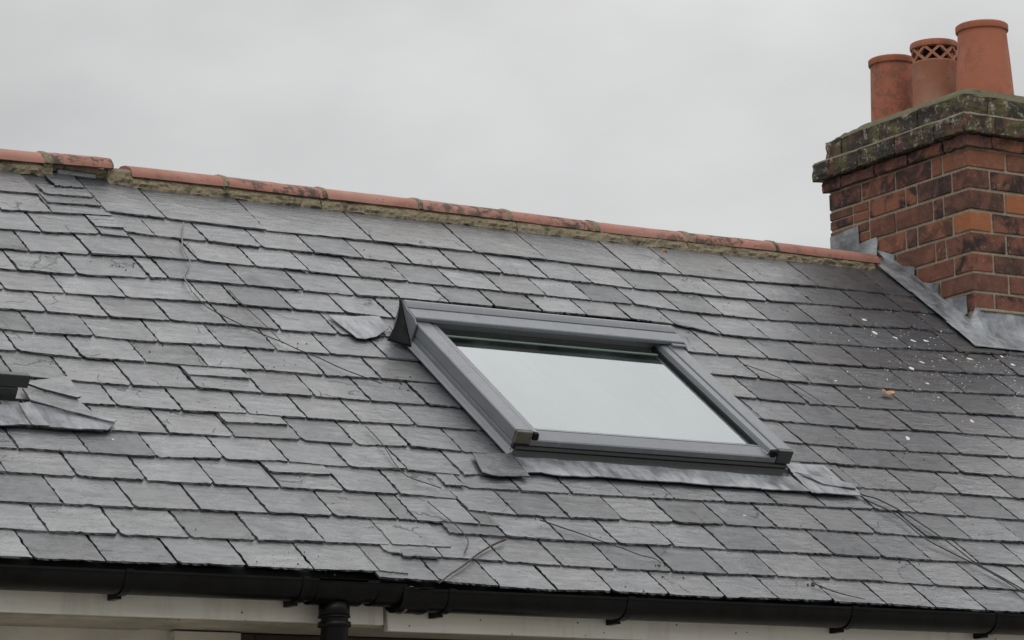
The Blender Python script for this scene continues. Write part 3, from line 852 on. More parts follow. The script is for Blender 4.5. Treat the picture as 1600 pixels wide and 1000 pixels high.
# ------------------------------------------------------------------ ridge tiles on their mortar bed
def ridge_profile(th=0.013):
    half = [(-0.084, 0.2565), (-0.0828, 0.268), (-0.0748, 0.2815), (-0.057, 0.2935), (-0.031, 0.3030), (0.0, 0.3065)]
    top = half + [(-y, z) for y, z in half[-2::-1]]
    low = [(-0.071, 0.2560), (-0.068, 0.2640), (-0.059, 0.2740), (-0.042, 0.2835), (-0.022, 0.2905), (0.0, 0.2930)]
    lowf = low + [(-y, z) for y, z in low[-2::-1]]
    return top + lowf[::-1]

def ridge_tile(u0, u1, dz0, dz1, seed):
    r = random.Random(seed)
    prof = ridge_profile()
    n = len(prof)
    bm = bmesh.new()
    rings = []
    K = 7
    for k in range(K):
        t = k / (K - 1)
        u = u0 + (u1 - u0) * t
        dz = dz0 + (dz1 - dz0) * t
        sw = 1.0 + 0.012 * math.sin(t * 3.1 + seed)
        skew = 0.03
        rings.append([bm.verts.new((P0.x + u - (y + 0.078) * 0.0 + r.uniform(-.001, .001), YR + y * sw + r.uniform(-.0008, .0008), P0.z + z + dz + r.uniform(-.0008, .0008))) for y, z in prof])
    for k in range(K - 1):
        for i in range(n):
            j = (i + 1) % n
            bm.faces.new((rings[k][i], rings[k][j], rings[k + 1][j], rings[k + 1][i]))
    bm.faces.new(rings[0][::-1]); bm.faces.new(rings[-1])
    me = from_bm("ridge_tile", bm)
    for p in me.polygons: p.use_smooth = True
    me.set_sharp_from_angle(angle=math.radians(50))
    return me

JU = [-3.128, -2.79, -2.43, -2.07, -1.72, -1.372, -0.985, -0.604, -0.135]
DZ = [0.001, 0.003, 0.001, 0.0015, -0.001, -0.006, -0.007, -0.004, -0.006]
tiles = [(JU[i] + 0.006, JU[i + 1] - 0.006, DZ[i], DZ[i + 1]) for i in range(len(JU) - 1)]
tiles += [(-3.41 + 0.008, -3.185, 0.014, 0.020), (-3.80, -3.41 - 0.006, 0.004, 0.012)]
u = -3.81
while u > UL:
    tiles.append((max(u - 0.36, UL), u - 0.010, 0.004, 0.004)); u -= 0.37
u = 0.56
while u < UR:
    tiles.append((u + 0.008, min(u + 0.38, UR), -0.005, -0.005)); u += 0.38
for i, (a, b_, d0, d1) in enumerate(tiles):
    part("ridge_tile", ridge_tile(a, b_, d0, d1, i), M['ridge'], roof)

def lump_strip(name, u0, u1, y_low, z_low, y_top, z_top, amp, seed, step=0.006):
    """Rough mortar fillet: front face from the slates up under the tile, closed at the back."""
    n = max(3, int((u1 - u0) / step))
    rows_ = 6
    verts, faces = [], []
    for i in range(n + 1):
        u = u0 + (u1 - u0) * i / n
        for k in range(rows_):
            t = k / (rows_ - 1)
            nz = noise.noise((u * 22, t * 3.0, seed)) + 0.6 * noise.noise((u * 70, t * 9.0, seed + 5)) - 1.2 * max(0.0, noise.noise((u * 11, t * 2.0, seed + 20)) - 0.25)
            y = y_low + (y_top - y_low) * t - 0.005 * math.sin(t * math.pi) - amp * 1.5 * nz * (0.4 + 0.6 * math.sin(min(1, t * 1.4) * math.pi))
            z = z_low + (z_top - z_low) * t + (0.010 * noise.noise((u * 14, seed, 9.0)) + 0.006 * noise.noise((u * 45, seed, 2.0)) if k == 0 else 0)
            verts.append((P0.x + u, P0.y + y, P0.z + z))
        verts.append((P0.x + u, P0.y + y_top + 0.06, P0.z + z_top))
        verts.append((P0.x + u, P0.y + y_top + 0.06, P0.z + z_low - 0.02))
    m = rows_ + 2
    for i in range(n):
        for k in range(m):
            k2 = (k + 1) % m
            faces.append((i * m + k, i * m + k2, (i + 1) * m + k2, (i + 1) * m + k))
    faces.append(tuple(range(m))); faces.append(tuple(n * m + k for k in range(m))[::-1])
    bm = bmesh.new()
    me = pydata(name, verts, faces); bm.from_mesh(me); bpy.data.meshes.remove(me)
    me = from_bm(name, bm)
    return me

beds = [(-3.12, -2.45, 0.297), (-2.447, -1.70, 0.295), (-1.696, -1.00, 0.290), (-0.996, -0.50, 0.294), (-0.497, -0.17, 0.299)]
for i, (a, b_, yl) in enumerate(beds):
    part("mortar_bed", lump_strip("mortar_bed", a, b_, yl, yl * math.tan(PITCH) + 0.002, 0.312, 0.2590, 0.006, 10 * i), M['bed'], roof)
part("mortar_bed", lump_strip("mortar_bed", -3.80, -3.39, 0.308, 0.226, 0.314, 0.268, 0.005, 77), M['bed'], roof)
part("mortar_bed", lump_strip("mortar_bed", -3.385, -3.19, 0.338, 0.250, 0.322, 0.276, 0.006, 81), M['bed'], roof)
part("mortar_bed", lump_strip("mortar_bed", -3.20, -3.118, 0.306, 0.226, 0.318, 0.282, 0.010, 93), M['bed'], roof)
part("mortar_bed", lump_strip("mortar_bed", UL, -3.81, 0.305, 0.225, 0.318, 0.256, 0.006, 31, 0.03), M['bed'], roof)
part("mortar_bed", lump_strip("mortar_bed", 0.56, UR, 0.305, 0.225, 0.318, 0.252, 0.006, 37, 0.03), M['bed'], roof)
# bedding slip showing under the lifted end tile
part("slate", box_mesh("slate", P0.x - 3.37, P0.x - 3.235, P0.y + 0.322, P0.y + 0.40, P0.z + 0.240, P0.z + 0.262, 0.004, 1, 0.003), M['slate'], roof)

def pointing_ring(u, dz, w=0.013, seed=0):
    """Mortar squeezed out of a joint between two ridge tiles."""
    r = random.Random(seed)
    half = [(-0.085, 0.2555), (-0.0838, 0.269), (-0.0758, 0.2832), (-0.058, 0.2952), (-0.031, 0.3047), (0.0, 0.3082)]
    top = half + [(-y, z) for y, z in half[-2::-1]]
    verts, faces = [], []
    n = len(top)
    for i, (y, z) in enumerate(top):
        wl = w * r.uniform(0.7, 1.3); wr = w * r.uniform(0.7, 1.3)
        # joint leans: photographed joints run obliquely over the tile
        for dx, s in ((-wl, -0.004), (-wl * 0.5, 0.0022), (wr * 0.5, 0.0022), (wr, -0.004)):
            verts.append((P0.x + u + dx + r.uniform(-.002, .002), YR + y * (1 + s * 6), P0.z + z + dz + s + r.uniform(-.0008, .0008)))
    for i in range(n - 1):
        for k in range(3):
            faces.append((i * 4 + k, (i + 1) * 4 + k, (i + 1) * 4 + k + 1, i * 4 + k + 1))
    b1 = len(verts)
    for i, (y, z) in enumerate(top):
        verts.append((P0.x + u, YR + y * 0.9, P0.z + z + dz - 0.012))
    for i in range(n - 1):
        faces.append((i * 4, b1 + i, b1 + i + 1, (i + 1) * 4))
        faces.append((i * 4 + 3, (i + 1) * 4 + 3, b1 + i + 1, b1 + i))
    bm = bmesh.new()
    me = pydata("joint_mortar", verts, faces); bm.from_mesh(me); bpy.data.meshes.remove(me)
    return from_bm("joint_mortar", bm, True)
for i, (uu, dz) in enumerate(zip(JU[1:-1], DZ[1:-1])):
    part("joint_mortar", pointing_ring(uu, dz, 0.011 if i not in (4, 5) else 0.016, i), M['bed'], roof)
part("joint_mortar", pointing_ring(-3.408, 0.012, 0.017, 50), M['bed'], roof)

# ------------------------------------------------------------------ lead sheet helper
def sheet(name, poly, h, mat, parent, thick=0.003, amp=0.003, seed=0, hfun=None, cuts=3):
    """Thin dressed sheet lying on the roof: polygon in (u, v), height h above the roof plane."""
    cu = sum(p[0] for p in poly) / len(poly); cv = sum(p[1] for p in poly) / len(poly)
    bm = bmesh.new()
    vs = [bm.verts.new((u - cu, -(v - cv), 0)) for u, v in poly]
    bm.faces.new(vs)
    bmesh.ops.subdivide_edges(bm, edges=list(bm.edges), cuts=cuts)
    bmesh.ops.triangulate(bm, faces=list(bm.faces))
    bmesh.ops.subdivide_edges(bm, edges=[e for e in bm.edges if e.calc_length() > 0.02], cuts=1)
    bmesh.ops.triangulate(bm, faces=list(bm.faces))
    for v in bm.verts:
        edge = v.is_boundary
        v.co.z = h + amp * noise.noise((v.co.x * 18, v.co.y * 18, seed))
        if hfun: v.co.z += hfun(v.co.x + cu, cv - v.co.y)
        if edge:
            v.co.x += 0.002 * noise.noise((v.co.x * 60, v.co.y * 60, seed + 3)); v.co.y += 0.003 * noise.noise((v.co.x * 60, v.co.y * 60, seed + 8))
    top = list(bm.faces)
    r = bmesh.ops.extrude_face_region(bm, geom=top)
    for g_ in r['geom']:
        if isinstance(g_, bmesh.types.BMVert): g_.co.z -= thick
    me = from_bm(name, bm)
    for p in me.polygons: p.use_smooth = True
    me.set_sharp_from_angle(angle=math.radians(45))
    return part(name, me, mat, parent, roof_matrix(cu, cv))

# ------------------------------------------------------------------ roof windows
RW_W, RW_L = 0.960, 0.80

def make_roof_window(name, u_left, v_bot, label):
    """Local frame: x across from the left edge, y up the slope from the bottom edge, z out of the roof."""
    root = empty(name, roof_matrix(u_left, v_bot))
    tag(root, label, "roof window", "roof windows in the slates")
    W = RW_W
    def lp(nm, me, mat, parent=root):
        return link(nm, me, mat, parent)
    YT = 0.735
    # side covers (outer wall with a groove, flat top, inner glazing ledge)
    prof = [(0.0, 0.002), (0.0, 0.046), (0.0035, 0.048), (0.0035, 0.051), (0.0, 0.053), (0.0, 0.086), (0.003, 0.089), (0.050, 0.089), (0.052, 0.086),
            (0.0525, 0.078), (0.0555, 0.078), (0.056, 0.0855), (0.076, 0.0835), (0.0775, 0.080), (0.080, 0.070), (0.0845, 0.068), (0.0855, 0.060), (0.089, 0.058), (0.089, 0.002)]
    lp("side_cover", extrude_profile("side_cover", prof, 0.012, YT, 'y'), M['frame'])
    profr = [(W - x, z) for x, z in prof][::-1]
    lp("side_cover", extrude_profile("side_cover", profr, 0.012, YT, 'y'), M['frame'])
    # dark gasket strips beside the glass
    for a, b_ in ((0.0765, 0.0905), (W - 0.0905, W - 0.0765)):
        lp("gasket", box_mesh("gasket", a, b_, 0.055, YT - 0.02, 0.0600, 0.0695, 0.001, 1), M['gasket'])
    # end caps of the side covers
    lp("end_cap", box_mesh("end_cap", 0.001, 0.052, -0.002, 0.013, 0.050, 0.0885, 0.004), M['cap_olive'])
    lp("end_cap", box_mesh("end_cap", W - 0.052, W - 0.001, -0.002, 0.013, 0.046, 0.0885, 0.003), M['frame_dark'])
    for a in (0.058, W - 0.076):
        lp("gasket_end", box_mesh("gasket_end", a, a + 0.018, 0.002, 0.012, 0.062, 0.0825, 0.002), M['gasket'])
    # bottom rail of the sash
    pr = [(0.078, 0.064), (0.060, 0.0705), (0.055, 0.0705), (0.0545, 0.066), (0.052, 0.066), (0.0515, 0.0705), (0.006, 0.0640), (0.002, 0.0610), (0.002, 0.046), (0.012, 0.044), (0.078, 0.050)]
    lp("bottom_rail", extrude_profile("bottom_rail", pr, 0.0535, W - 0.0535, 'x'), M['frame'])
    # recessed frame sill under it, then the flashing that turns out on the slates
    ps = [(0.010, 0.043), (-0.004, 0.0415), (-0.006, 0.036), (-0.004, 0.033), (0.010, 0.033)]
    lp("sill", extrude_profile("sill", ps, 0.010, W - 0.010, 'x'), M['frame_dark'])
    pf = [(0.004, 0.0328), (-0.004, 0.0300), (-0.008, 0.021), (-0.022, 0.0185), (-0.044, 0.0175), (-0.044, 0.0150), (-0.020, 0.0155), (-0.004, 0.0160), (0.004, 0.020)]
    lp("bottom_flashing", extrude_profile("bottom_flashing", pf, -0.004, W + 0.004, 'x'), M['frame_dark'])
    lp("base_frame", box_mesh("base_frame", 0.010, W - 0.010, 0.006, 0.030, 0.0, 0.044), M['frame_dark'])
    # side flashings flaring on to the slates
    for s in (0, 1):
        pfl = [(-0.001, 0.034), (-0.006, 0.026), (-0.018, 0.0215), (-0.018, 0.0185), (-0.001, 0.018)]
        if s: pfl = [(W - x, z) for x, z in pfl][::-1]
        lp("side_flashing", extrude_profile("side_flashing", pfl, -0.010, 0.80, 'y'), M['frame_dark'] if s else M['frame'])
    # top cover: front lip, flat top with a step, rounded back
    pt = [(0.693, 0.0905), (0.691, 0.0925), (0.691, 0.1015), (0.694, 0.1040), (0.746, 0.1065), (0.748, 0.1015), (0.752, 0.1015), (0.754, 0.1075), (0.766, 0.1130),
          (0.777, 0.1165), (0.788, 0.1145), (0.795, 0.106), (0.797, 0.06), (0.797, 0.0), (0.737, 0.0), (0.737, 0.058), (0.722, 0.060), (0.722, 0.0905)]
    lp("top_cover", extrude_profile("top_cover", pt, -0.004, W + 0.004, 'x'), M['frame'])
    lp("cover_groove", box_mesh("cover_groove", 0.05, W - 0.06, 0.7475, 0.7525, 0.1017, 0.1040), M['gasket'])
    # left end cheek of the cover, with rubber lip
    pc = [(0.668, 0.040), (0.668, 0.091), (0.692, 0.1020), (0.746, 0.1050), (0.777, 0.1150), (0.790, 0.108), (0.790, 0.03)]
    lp("cover_cheek", extrude_profile("cover_cheek", pc, -0.0095, -0.0045, 'x', 0.0), M['frame'])
    lp("cover_cheek", extrude_profile("cover_cheek", pc, W + 0.0045, W + 0.0095, 'x', 0.0), M['frame'])
    lp("cover_clip", box_mesh("cover_clip", W - 0.045, W + 0.0035, 0.674, 0.690, 0.0895, 0.0985, 0.002), M['frame'])
    # rubber lip along the cheek's back edge
    lv, lf_ = [], []
    for i in range(13):
        t = i / 12
        for dx in (0.0, -0.004):
            lv.append((-0.0100 + dx, 0.787 - 0.135 * t, 0.113 * (1 - t) + 0.024 * t))
            lv.append((-0.0115 - 0.062 * t ** 2.0 + dx, 0.803 - 0.115 * t, 0.120 * (1 - t) ** 1.1 + 0.022 * t ** 0.5))
    for i in range(12):
        a = i * 4
        for q in ((0, 1, 5, 4), (2, 6, 7, 3), (0, 4, 6, 2), (1, 3, 7, 5)):
            lf_.append(tuple(a + j for j in q))
    lf_ += [(0, 2, 3, 1), (48, 49, 51, 50)]
    bmx = bmesh.new(); mex = pydata("rubber_lip", lv, lf_); bmx.from_mesh(mex); bpy.data.meshes.remove(mex)
    lp("rubber_lip", from_bm("rubber_lip", bmx, True), M['gasket'])
    # glazing
    lp("glass_pane", box_mesh("glass_pane", 0.086, W - 0.086, 0.060, 0.735, 0.0580, 0.0620), M['glass'])
    lp("glass_edge", box_mesh("glass_edge", 0.095, W - 0.095, 0.664, 0.673, 0.0622, 0.0640), M['bead'])
    ring = bmesh.new()
    for x0, x1, y0, y1 in ((0.089, 0.112, 0.064, 0.72), (W - 0.150, W - 0.089, 0.064, 0.72), (0.112, W - 0.150, 0.064, 0.095), (0.112, W - 0.150, 0.640, 0.72)):
        bm_box(ring, x0, x1, y0, y1, 0.040, 0.0565)
    lp("glazing_edge", from_bm("glazing_edge", ring), M['spacer'])
    lp("blind", box_mesh("blind", 0.088, W - 0.088, 0.050, 0.735, 0.026, 0.029), M['blind'])
    return root

rw = make_roof_window("roof_window", -2.622, 1.362, "grey aluminium roof window with pale reflecting glass in the middle of the slates")
rw2 = make_roof_window("roof_window", -2.622 - 2.462, 1.362 - 0.115, "roof window cut off by the left edge, only its dark lower corner in view")
link("corner_bracket", box_mesh("corner_bracket", RW_W - 0.050, RW_W + 0.076, -0.004, 0.016, 0.054, 0.0905, 0.003), M['frame_dark'], rw2)
link("corner_bracket", box_mesh("corner_bracket", RW_W - 0.050, RW_W + 0.050, -0.006, 0.012, 0.016, 0.0535, 0.003), M['frame_dark'], rw2)
# lead apron dressed under the main window, piece by piece
for i, (nm, poly, h, amp) in enumerate((("apron_piece", APRON_A, 0.0195, 0.002), ("apron_piece", APRON_B, 0.0200, 0.002), ("apron_piece", APRON_C, 0.0195, 0.002), ("apron_piece", APRON_D, 0.0200, 0.002),
                                        ("corner_patch", APRON_CORNER, 0.0225, 0.003), ("corner_patch", APRON_E, 0.0215, 0.002), ("corner_fold", APRON_E2, 0.0265, 0.002), ("corner_patch", APRON_F, 0.0195, 0.002))):
    sheet(nm, poly, h, M['slate'] if nm == 'corner_patch' and poly is APRON_CORNER else M['lead'], rw, 0.003, amp, i * 7.3)
sheet("top_flap", FLAP, 0.0165, M['lead'], rw, 0.0025, 0.0015, 61, lambda u, v: 0.006 * max(0, 1 - abs(u + 2.64) / 0.09))
for i, (nm, poly, h, mt) in enumerate((("apron_piece", LEAD_0, 0.0200, 'lead'), ("apron_piece", LEAD_1, 0.0230, 'lead'), ("side_piece", LEAD_L, 0.0215, 'lead'), ("side_fold", LEAD_R, 0.0290, 'lead'))):
    sheet(nm, poly, h, M[mt], rw2, 0.003, 0.003, 40 + i * 5)
for i, (poly, h) in enumerate(((LIFT_A, 0.030), (LIFT_B, 0.024))):
    sheet("cut_slate", poly, h, M['slate'], rw2, 0.006, 0.001, 90 + i)

# ------------------------------------------------------------------ chimney stack
SC = 0.9938
CX, CY, CW, CD = P0.x * SC, 8.60 * SC, 0.52, 0.81          # left face x, front face y, width along the ridge, depth
stack = empty("chimney_stack", loc=(CX + CW / 2, CY + CD / 2, P0.z - 0.1))
tag(stack, "red brick chimney stack with mossy corbelled cap and stepped lead flashing", "chimney")
ZS = [z * SC + EYE.z for z in (2.733, 2.661, 2.584, 2.505, 2.428, 2.351, 2.279, 2.208, 2.137)]
core = box_mesh("mortar_core", CX + 0.0045, CX + CW - 0.0045, CY + 0.0045, CY + CD - 0.0045, P0.z - 0.45, ZS[0] + 0.20)
part("mortar_core", core, M['mortar'], stack)

def brick(x0, x1, y0, y1, z0, z1, mat, seed, rough=0.0014):
    r = random.Random(seed)
    bm = bmesh.new()
    bm_box(bm, x0, x1, y0, y1, z0, z1)
    bmesh.ops.bevel(bm, geom=list(bm.edges), offset=0.0030, segments=2, profile=0.5, affect='EDGES')
    if rough > 0.002:
        bmesh.ops.subdivide_edges(bm, edges=[e for e in bm.edges if e.calc_length() > 0.03], cuts=3, use_grid_fill=True)
    for v in bm.verts:
        nz = noise.noise_vector((v.co.x * 40 + seed, v.co.y * 40, v.co.z * 40))
        v.co += Vector(nz) * rough * 1.6 + Vector((r.uniform(-rough, rough), r.uniform(-rough, rough), r.uniform(-rough, rough))) * 0.5
    c = Vector(((x0 + x1) / 2, (y0 + y1) / 2, (z0 + z1) / 2))
    bmesh.ops.translate(bm, vec=-c, verts=bm.verts)
    return part("brick", from_bm("brick", bm), mat, stack, Matrix.Translation(c))

J = 0.0050      # half joint
sd = 100
for ci in range(8):
    z1, z0 = ZS[ci] - J, ZS[ci + 1] + J
    left = [y * SC for y in LEFT_JOINTS[ci]]
    front = FRONT_JOINTS[ci]
    lj = sorted(left)
    # corner brick fills the angle
    brick(CX, CX + front[0] - J, CY, CY + lj[0] - J, z0, z1, M['brick'], sd); sd += 1
    edges = lj + [CD]
    for a, b_ in zip(edges[:-1], edges[1:]):
        if ci in (1, 2) and a > 0.55 and b_ == CD:        # far end built of thin split pieces
            zm = (z0 + z1) / 2
            for q0, q1 in ((a, (a + b_) / 2 - 0.02), ((a + b_) / 2 - 0.02, b_)):
                brick(CX, CX + 0.10, CY + q0 + J, CY + q1 - (J if q1 < CD else 0), zm + 0.003, z1, M['brick'], sd); sd += 1
                brick(CX, CX + 0.10, CY + q0 + J, CY + q1 - (J if q1 < CD else 0), z0, zm - 0.003, M['brick'], sd); sd += 1
            continue
        if b_ - a > 0.30:
            m_ = (a + b_) / 2
            brick(CX, CX + 0.10, CY + a + J, CY + m_ - J, z0, z1, M['brick'], sd); sd += 1
            a = m_
        brick(CX, CX + 0.10, CY + a + J, CY + b_ - (J if b_ < CD else 0), z0, z1, M['brick'], sd); sd += 1
    # front face runs on to the right
    x = front[0]
    while x < CW - 0.01:
        L_ = 0.215 if (ci % 2 == 0) else 0.215
        x2 = min(x + L_, CW)
        if CW - x2 < 0.06: x2 = CW
        brick(CX + x + J, CX + x2 - (J if x2 < CW else 0), CY, CY + 0.10, z0, z1, M['brick'], sd); sd += 1
        x = x2
# lower hidden courses, right and back sides are built as plain courses too
for ci in range(8):
    z1, z0 = ZS[ci] - J, ZS[ci + 1] + J
    y = 0.10 + (0.06 if ci % 2 else 0)
    brick(CX + CW - 0.10, CX + CW, CY + 0.102, CY + y + 0.10, z0, z1, M['brick'], sd); sd += 1
    y += 0.10
    while y < CD - 0.02:
        y2 = min(y + 0.225, CD)
        brick(CX + CW - 0.10, CX + CW, CY + y + J, CY + y2 - (J if y2 < CD else 0), z0, z1, M['brick'], sd); sd += 1
        y = y2
# cap courses: thin corbel, projecting course, top course
def cap_course(z0, z1, pr, offs, mat):
    global sd
    x0, x1, y0, y1 = CX - pr, CX + CW + pr, CY - pr, CY + CD + pr
    j = 0.004
    dep = 0.10 + pr
    y = y0; first = True
    while y < y1 - 0.01:                      # left side
        y2 = y + (offs[0] if first else offs[1]); first = False
        if y1 - y2 < 0.08: y2 = y1
        brick(x0, x0 + dep, y + (0 if y == y0 else j), y2 - (0 if y2 == y1 else j), z0, z1, mat, sd, 0.0036); sd += 1
        y = y2
    x = x0 + dep
    while x < x1 - 0.01:                      # front side
        x2 = x + 0.20
        if x1 - x2 < 0.08: x2 = x1
        brick(x + j, x2 - (0 if x2 == x1 else j), y0, y0 + dep, z0, z1, mat, sd, 0.0036); sd += 1
        x = x2
    y = y0 + dep
    while y < y1 - 0.01:                      # right side
        y2 = y + 0.225
        if y1 - y2 < 0.08: y2 = y1
        brick(x1 - dep, x1, y + j, y2 - (0 if y2 == y1 else j), z0, z1, mat, sd, 0.0036); sd += 1
        y = y2
zc = ZS[0]
cap_course(zc + 0.004, zc + 0.046, 0.016, (0.13, 0.20), M['brick'])
cap_course(zc + 0.050, zc + 0.113, 0.042, (0.17, 0.225), M['brick_moss'])
cap_course(zc + 0.119, zc + 0.198, 0.004, (0.27, 0.225), M['brick_moss'])
capcore = box_mesh("mortar_core", CX - 0.030, CX + CW + 0.030, CY - 0.030, CY + CD + 0.030, zc + 0.055, zc + 0.117)
part("mortar_core", capcore, M['flaunch'], stack)
# flaunching: mortar haunched up round the pots
def flaunch():
    bm = bmesh.new()
    nx, ny = 22, 34
    zt = zc + 0.199
    grid = []
    for i in range(nx + 1):
        row = []
        for k in range(ny + 1):
            x = CX + 0.002 + (CW - 0.004) * i / nx
            y = CY + 0.002 + (CD - 0.004) * k / ny
            d = min(i / nx, 1 - i / nx) * CW
            d2 = min(k / ny, 1 - k / ny) * CD
            dd = min(d, d2)
            z = zt + 0.058 * min(1.0, dd / 0.10) ** 0.9 + 0.006 * noise.noise((x * 20, y * 20, 3)) + 0.003 * noise.noise((x * 70, y * 70, 5))
            if dd < 1e-6: z = zt - 0.01
            row.append(bm.verts.new((x, y, z)))
        grid.append(row)
    for i in range(nx):
        for k in range(ny):
            bm.faces.new((grid[i][k], grid[i + 1][k], grid[i + 1][k + 1], grid[i][k + 1]))
    return from_bm("flaunching", bm, True)
for x0_, x1_, y0_, y1_ in ((CX - 0.037, CX - 0.002, CY - 0.037, CY + CD + 0.037), (CX - 0.002, CX + CW + 0.037, CY - 0.037, CY - 0.002), (CX + CW + 0.002, CX + CW + 0.037, CY - 0.002, CY + CD + 0.037)):
    bm = bmesh.new()
    bm_box(bm, x0_, x1_, y0_, y1_, zc + 0.1135, zc + 0.1205)
    bmesh.ops.subdivide_edges(bm, edges=list(bm.edges), cuts=14, use_grid_fill=True)
    for v in bm.verts:
        v.co += Vector(noise.noise_vector(v.co * 38)) * 0.004
    part("cap_joint", from_bm("cap_joint", bm), M['mortar'], stack)
part("flaunching", flaunch(), M['flaunch'], stack)

# stepped lead flashing on the left cheek
def plate_left(poly, x, thick, seed):
    bm = bmesh.new()
    vs = [bm.verts.new((0, y, z)) for y, z in poly]
    bm.faces.new(vs)
    bmesh.ops.subdivide_edges(bm, edges=list(bm.edges), cuts=2)
    bmesh.ops.triangulate(bm, faces=list(bm.faces))
    bmesh.ops.subdivide_edges(bm, edges=[e for e in bm.edges if e.calc_length() > 0.03], cuts=1)
    bmesh.ops.triangulate(bm, faces=list(bm.faces))
    for v in bm.verts:
        rl = ZR - abs(v.co.y - YR) * math.tan(PITCH)          # the roof line on this cheek
        v.co.x = x - 0.003 * noise.noise((v.co.y * 15, v.co.z * 15, seed)) - 0.5 * max(0.0, 0.035 - (v.co.z - rl)) ** 1.0 * 0.5
    fs = list(bm.faces)
    r = bmesh.ops.extrude_face_region(bm, geom=fs)
    for g_ in r['geom']:
        if isinstance(g_, bmesh.types.BMVert): g_.co.x -= thick
    me = from_bm("step_flashing", bm)
    for p in me.polygons: p.use_smooth = True
    me.set_sharp_from_angle(angle=math.radians(45))
    return me
CU = CX - P0.x                                    # u of the cheek
for i, poly in enumerate(STEPS):
    py = [(CY + min(y * SC, CD - 0.004), z * SC + EYE.z) for y, z in poly]
    if i < 2:     # the two saddle pieces run down behind the ridge tile
        zb_ = P0.z + (0.285 if i == 0 else 0.27)
        n_top = 2
        py = py[:n_top] + [(y, min(z, zb_ + 0.02 * (k_ % 2))) if k_ > 0 else (y, z) for k_, (y, z) in enumerate(py[n_top:])]
    if i > 1:     # carry the plate down to the roof line
        ext = []
        for y, z in py:
            rl = P0.z + (y - P0.y) * math.tan(PITCH)
            ext.append((y, z if z > rl + 0.012 else rl + 0.012))
        py = ext
    part("step_flashing", plate_left(py, CX - 0.004 - 0.0012 * (i % 2), 0.0025, i * 3.7), M['lead'], stack)
# lead flange lying on the slates beside the cheek: one lapped length per step
yv = lambda y: (P0.y - y) / math.cos(PITCH)       # slope distance of a point at world y
segs = [(-0.44, -0.285), (-0.30, -0.165), (-0.18, -0.04), (-0.06, 0.085)]
for i, (a, b_) in enumerate(segs):
    sheet("flashing_flange", [(-0.150 - 0.006 * (i % 2), a), (CU - 0.004, a - 0.01), (CU - 0.004, b_ + 0.01), (-0.10, b_ + 0.014), (-0.155, b_)], 0.0195 + 0.0008 * i, M['lead'], stack, 0.0028, 0.002, 300 + i,
          lambda u, v: 0.012 * max(0.0, 1 + (u - CU) / 0.03) ** 2)
# front apron: upstand on the bricks, curved foot, apron over the slates
def apron():
    prof = []
    zt = ZS[8] + 0.010
    wall_y = CY - 0.0045
    foot = RP(0, yv(CY), 0.020)
    prof.append((wall_y, zt)); prof.append((wall_y - 0.001, zt - 0.03))
    p1 = RP(0, yv(CY) + 0.020, 0.034); prof.append((p1.y + 0.006, p1.z + 0.004))
    for dv, h in ((0.045, 0.024), (0.075, 0.0215), (0.11, 0.0205), (0.135, 0.0200), (0.150, 0.0195)):
        p = RP(0, yv(CY) + dv, h); prof.append((p.y, p.z))
    n = 60
    x0, x1 = P0.x - 0.165, CX + CW + 0.15
    verts, faces = [], []
    m = len(prof)
    for s in (0, 1):
        for i in range(n + 1):
            x = x0 + (x1 - x0) * i / n
            for k, (y, z) in enumerate(prof):
                am = 0.0025 * noise.noise((x * 16, k * 0.7, 3.3)) + 0.002 * noise.noise((x * 45, k * 0.7, 8.3))
                dz = 0
                if x < CX - 0.004 and k < 3:               # left of the wall the sheet lies down on the roof
                    q = RP(0, yv(CY) + 0.02 * (k - 2), 0.022); y_, z_ = q.y, q.z
                else:
                    y_, z_ = y, z
                wob = 0.006 * noise.noise((x * 9, 1.0, 1.0)) if k == m - 1 else 0
                q = Vector((x, y_, z_)) + NR * (am - 0.0028 * s) + DN * wob
                if k < 2: q = Vector((x, y_ - abs(am) * 0.7 + (0.0028 * s), z_ + (am if k == 0 else 0)))
                verts.append(q)
    o = (n + 1) * m
    for i in range(n):
        for k in range(m - 1):
            a, b_ = i * m + k, (i + 1) * m + k
            faces.append((a, a + 1, b_ + 1, b_)); faces.append((o + a, o + b_, o + b_ + 1, o + a + 1))
        a, b_ = i * m, (i + 1) * m
        faces.append((a, b_, o + b_, o + a)); faces.append((a + m - 1, o + a + m - 1, o + b_ + m - 1, b_ + m - 1))
    for k in range(m - 1):
        faces.append((k, o + k, o + k + 1, k + 1)); a = n * m + k; faces.append((a, a + 1, o + a + 1, o + a))
    bm = bmesh.new(); me = pydata("front_apron", verts, faces); bm.from_mesh(me); bpy.data.meshes.remove(me)
    return from_bm("front_apron", bm, True)
part("front_apron", apron(), M['lead'], stack)
part("pointing", box_mesh("pointing", CX + 0.02, CX + CW - 0.01, CY - 0.008, CY + 0.003, ZS[8] - 0.001, ZS[8] + 0.010, 0.002, 1, 0.001), M['mortar'], stack)

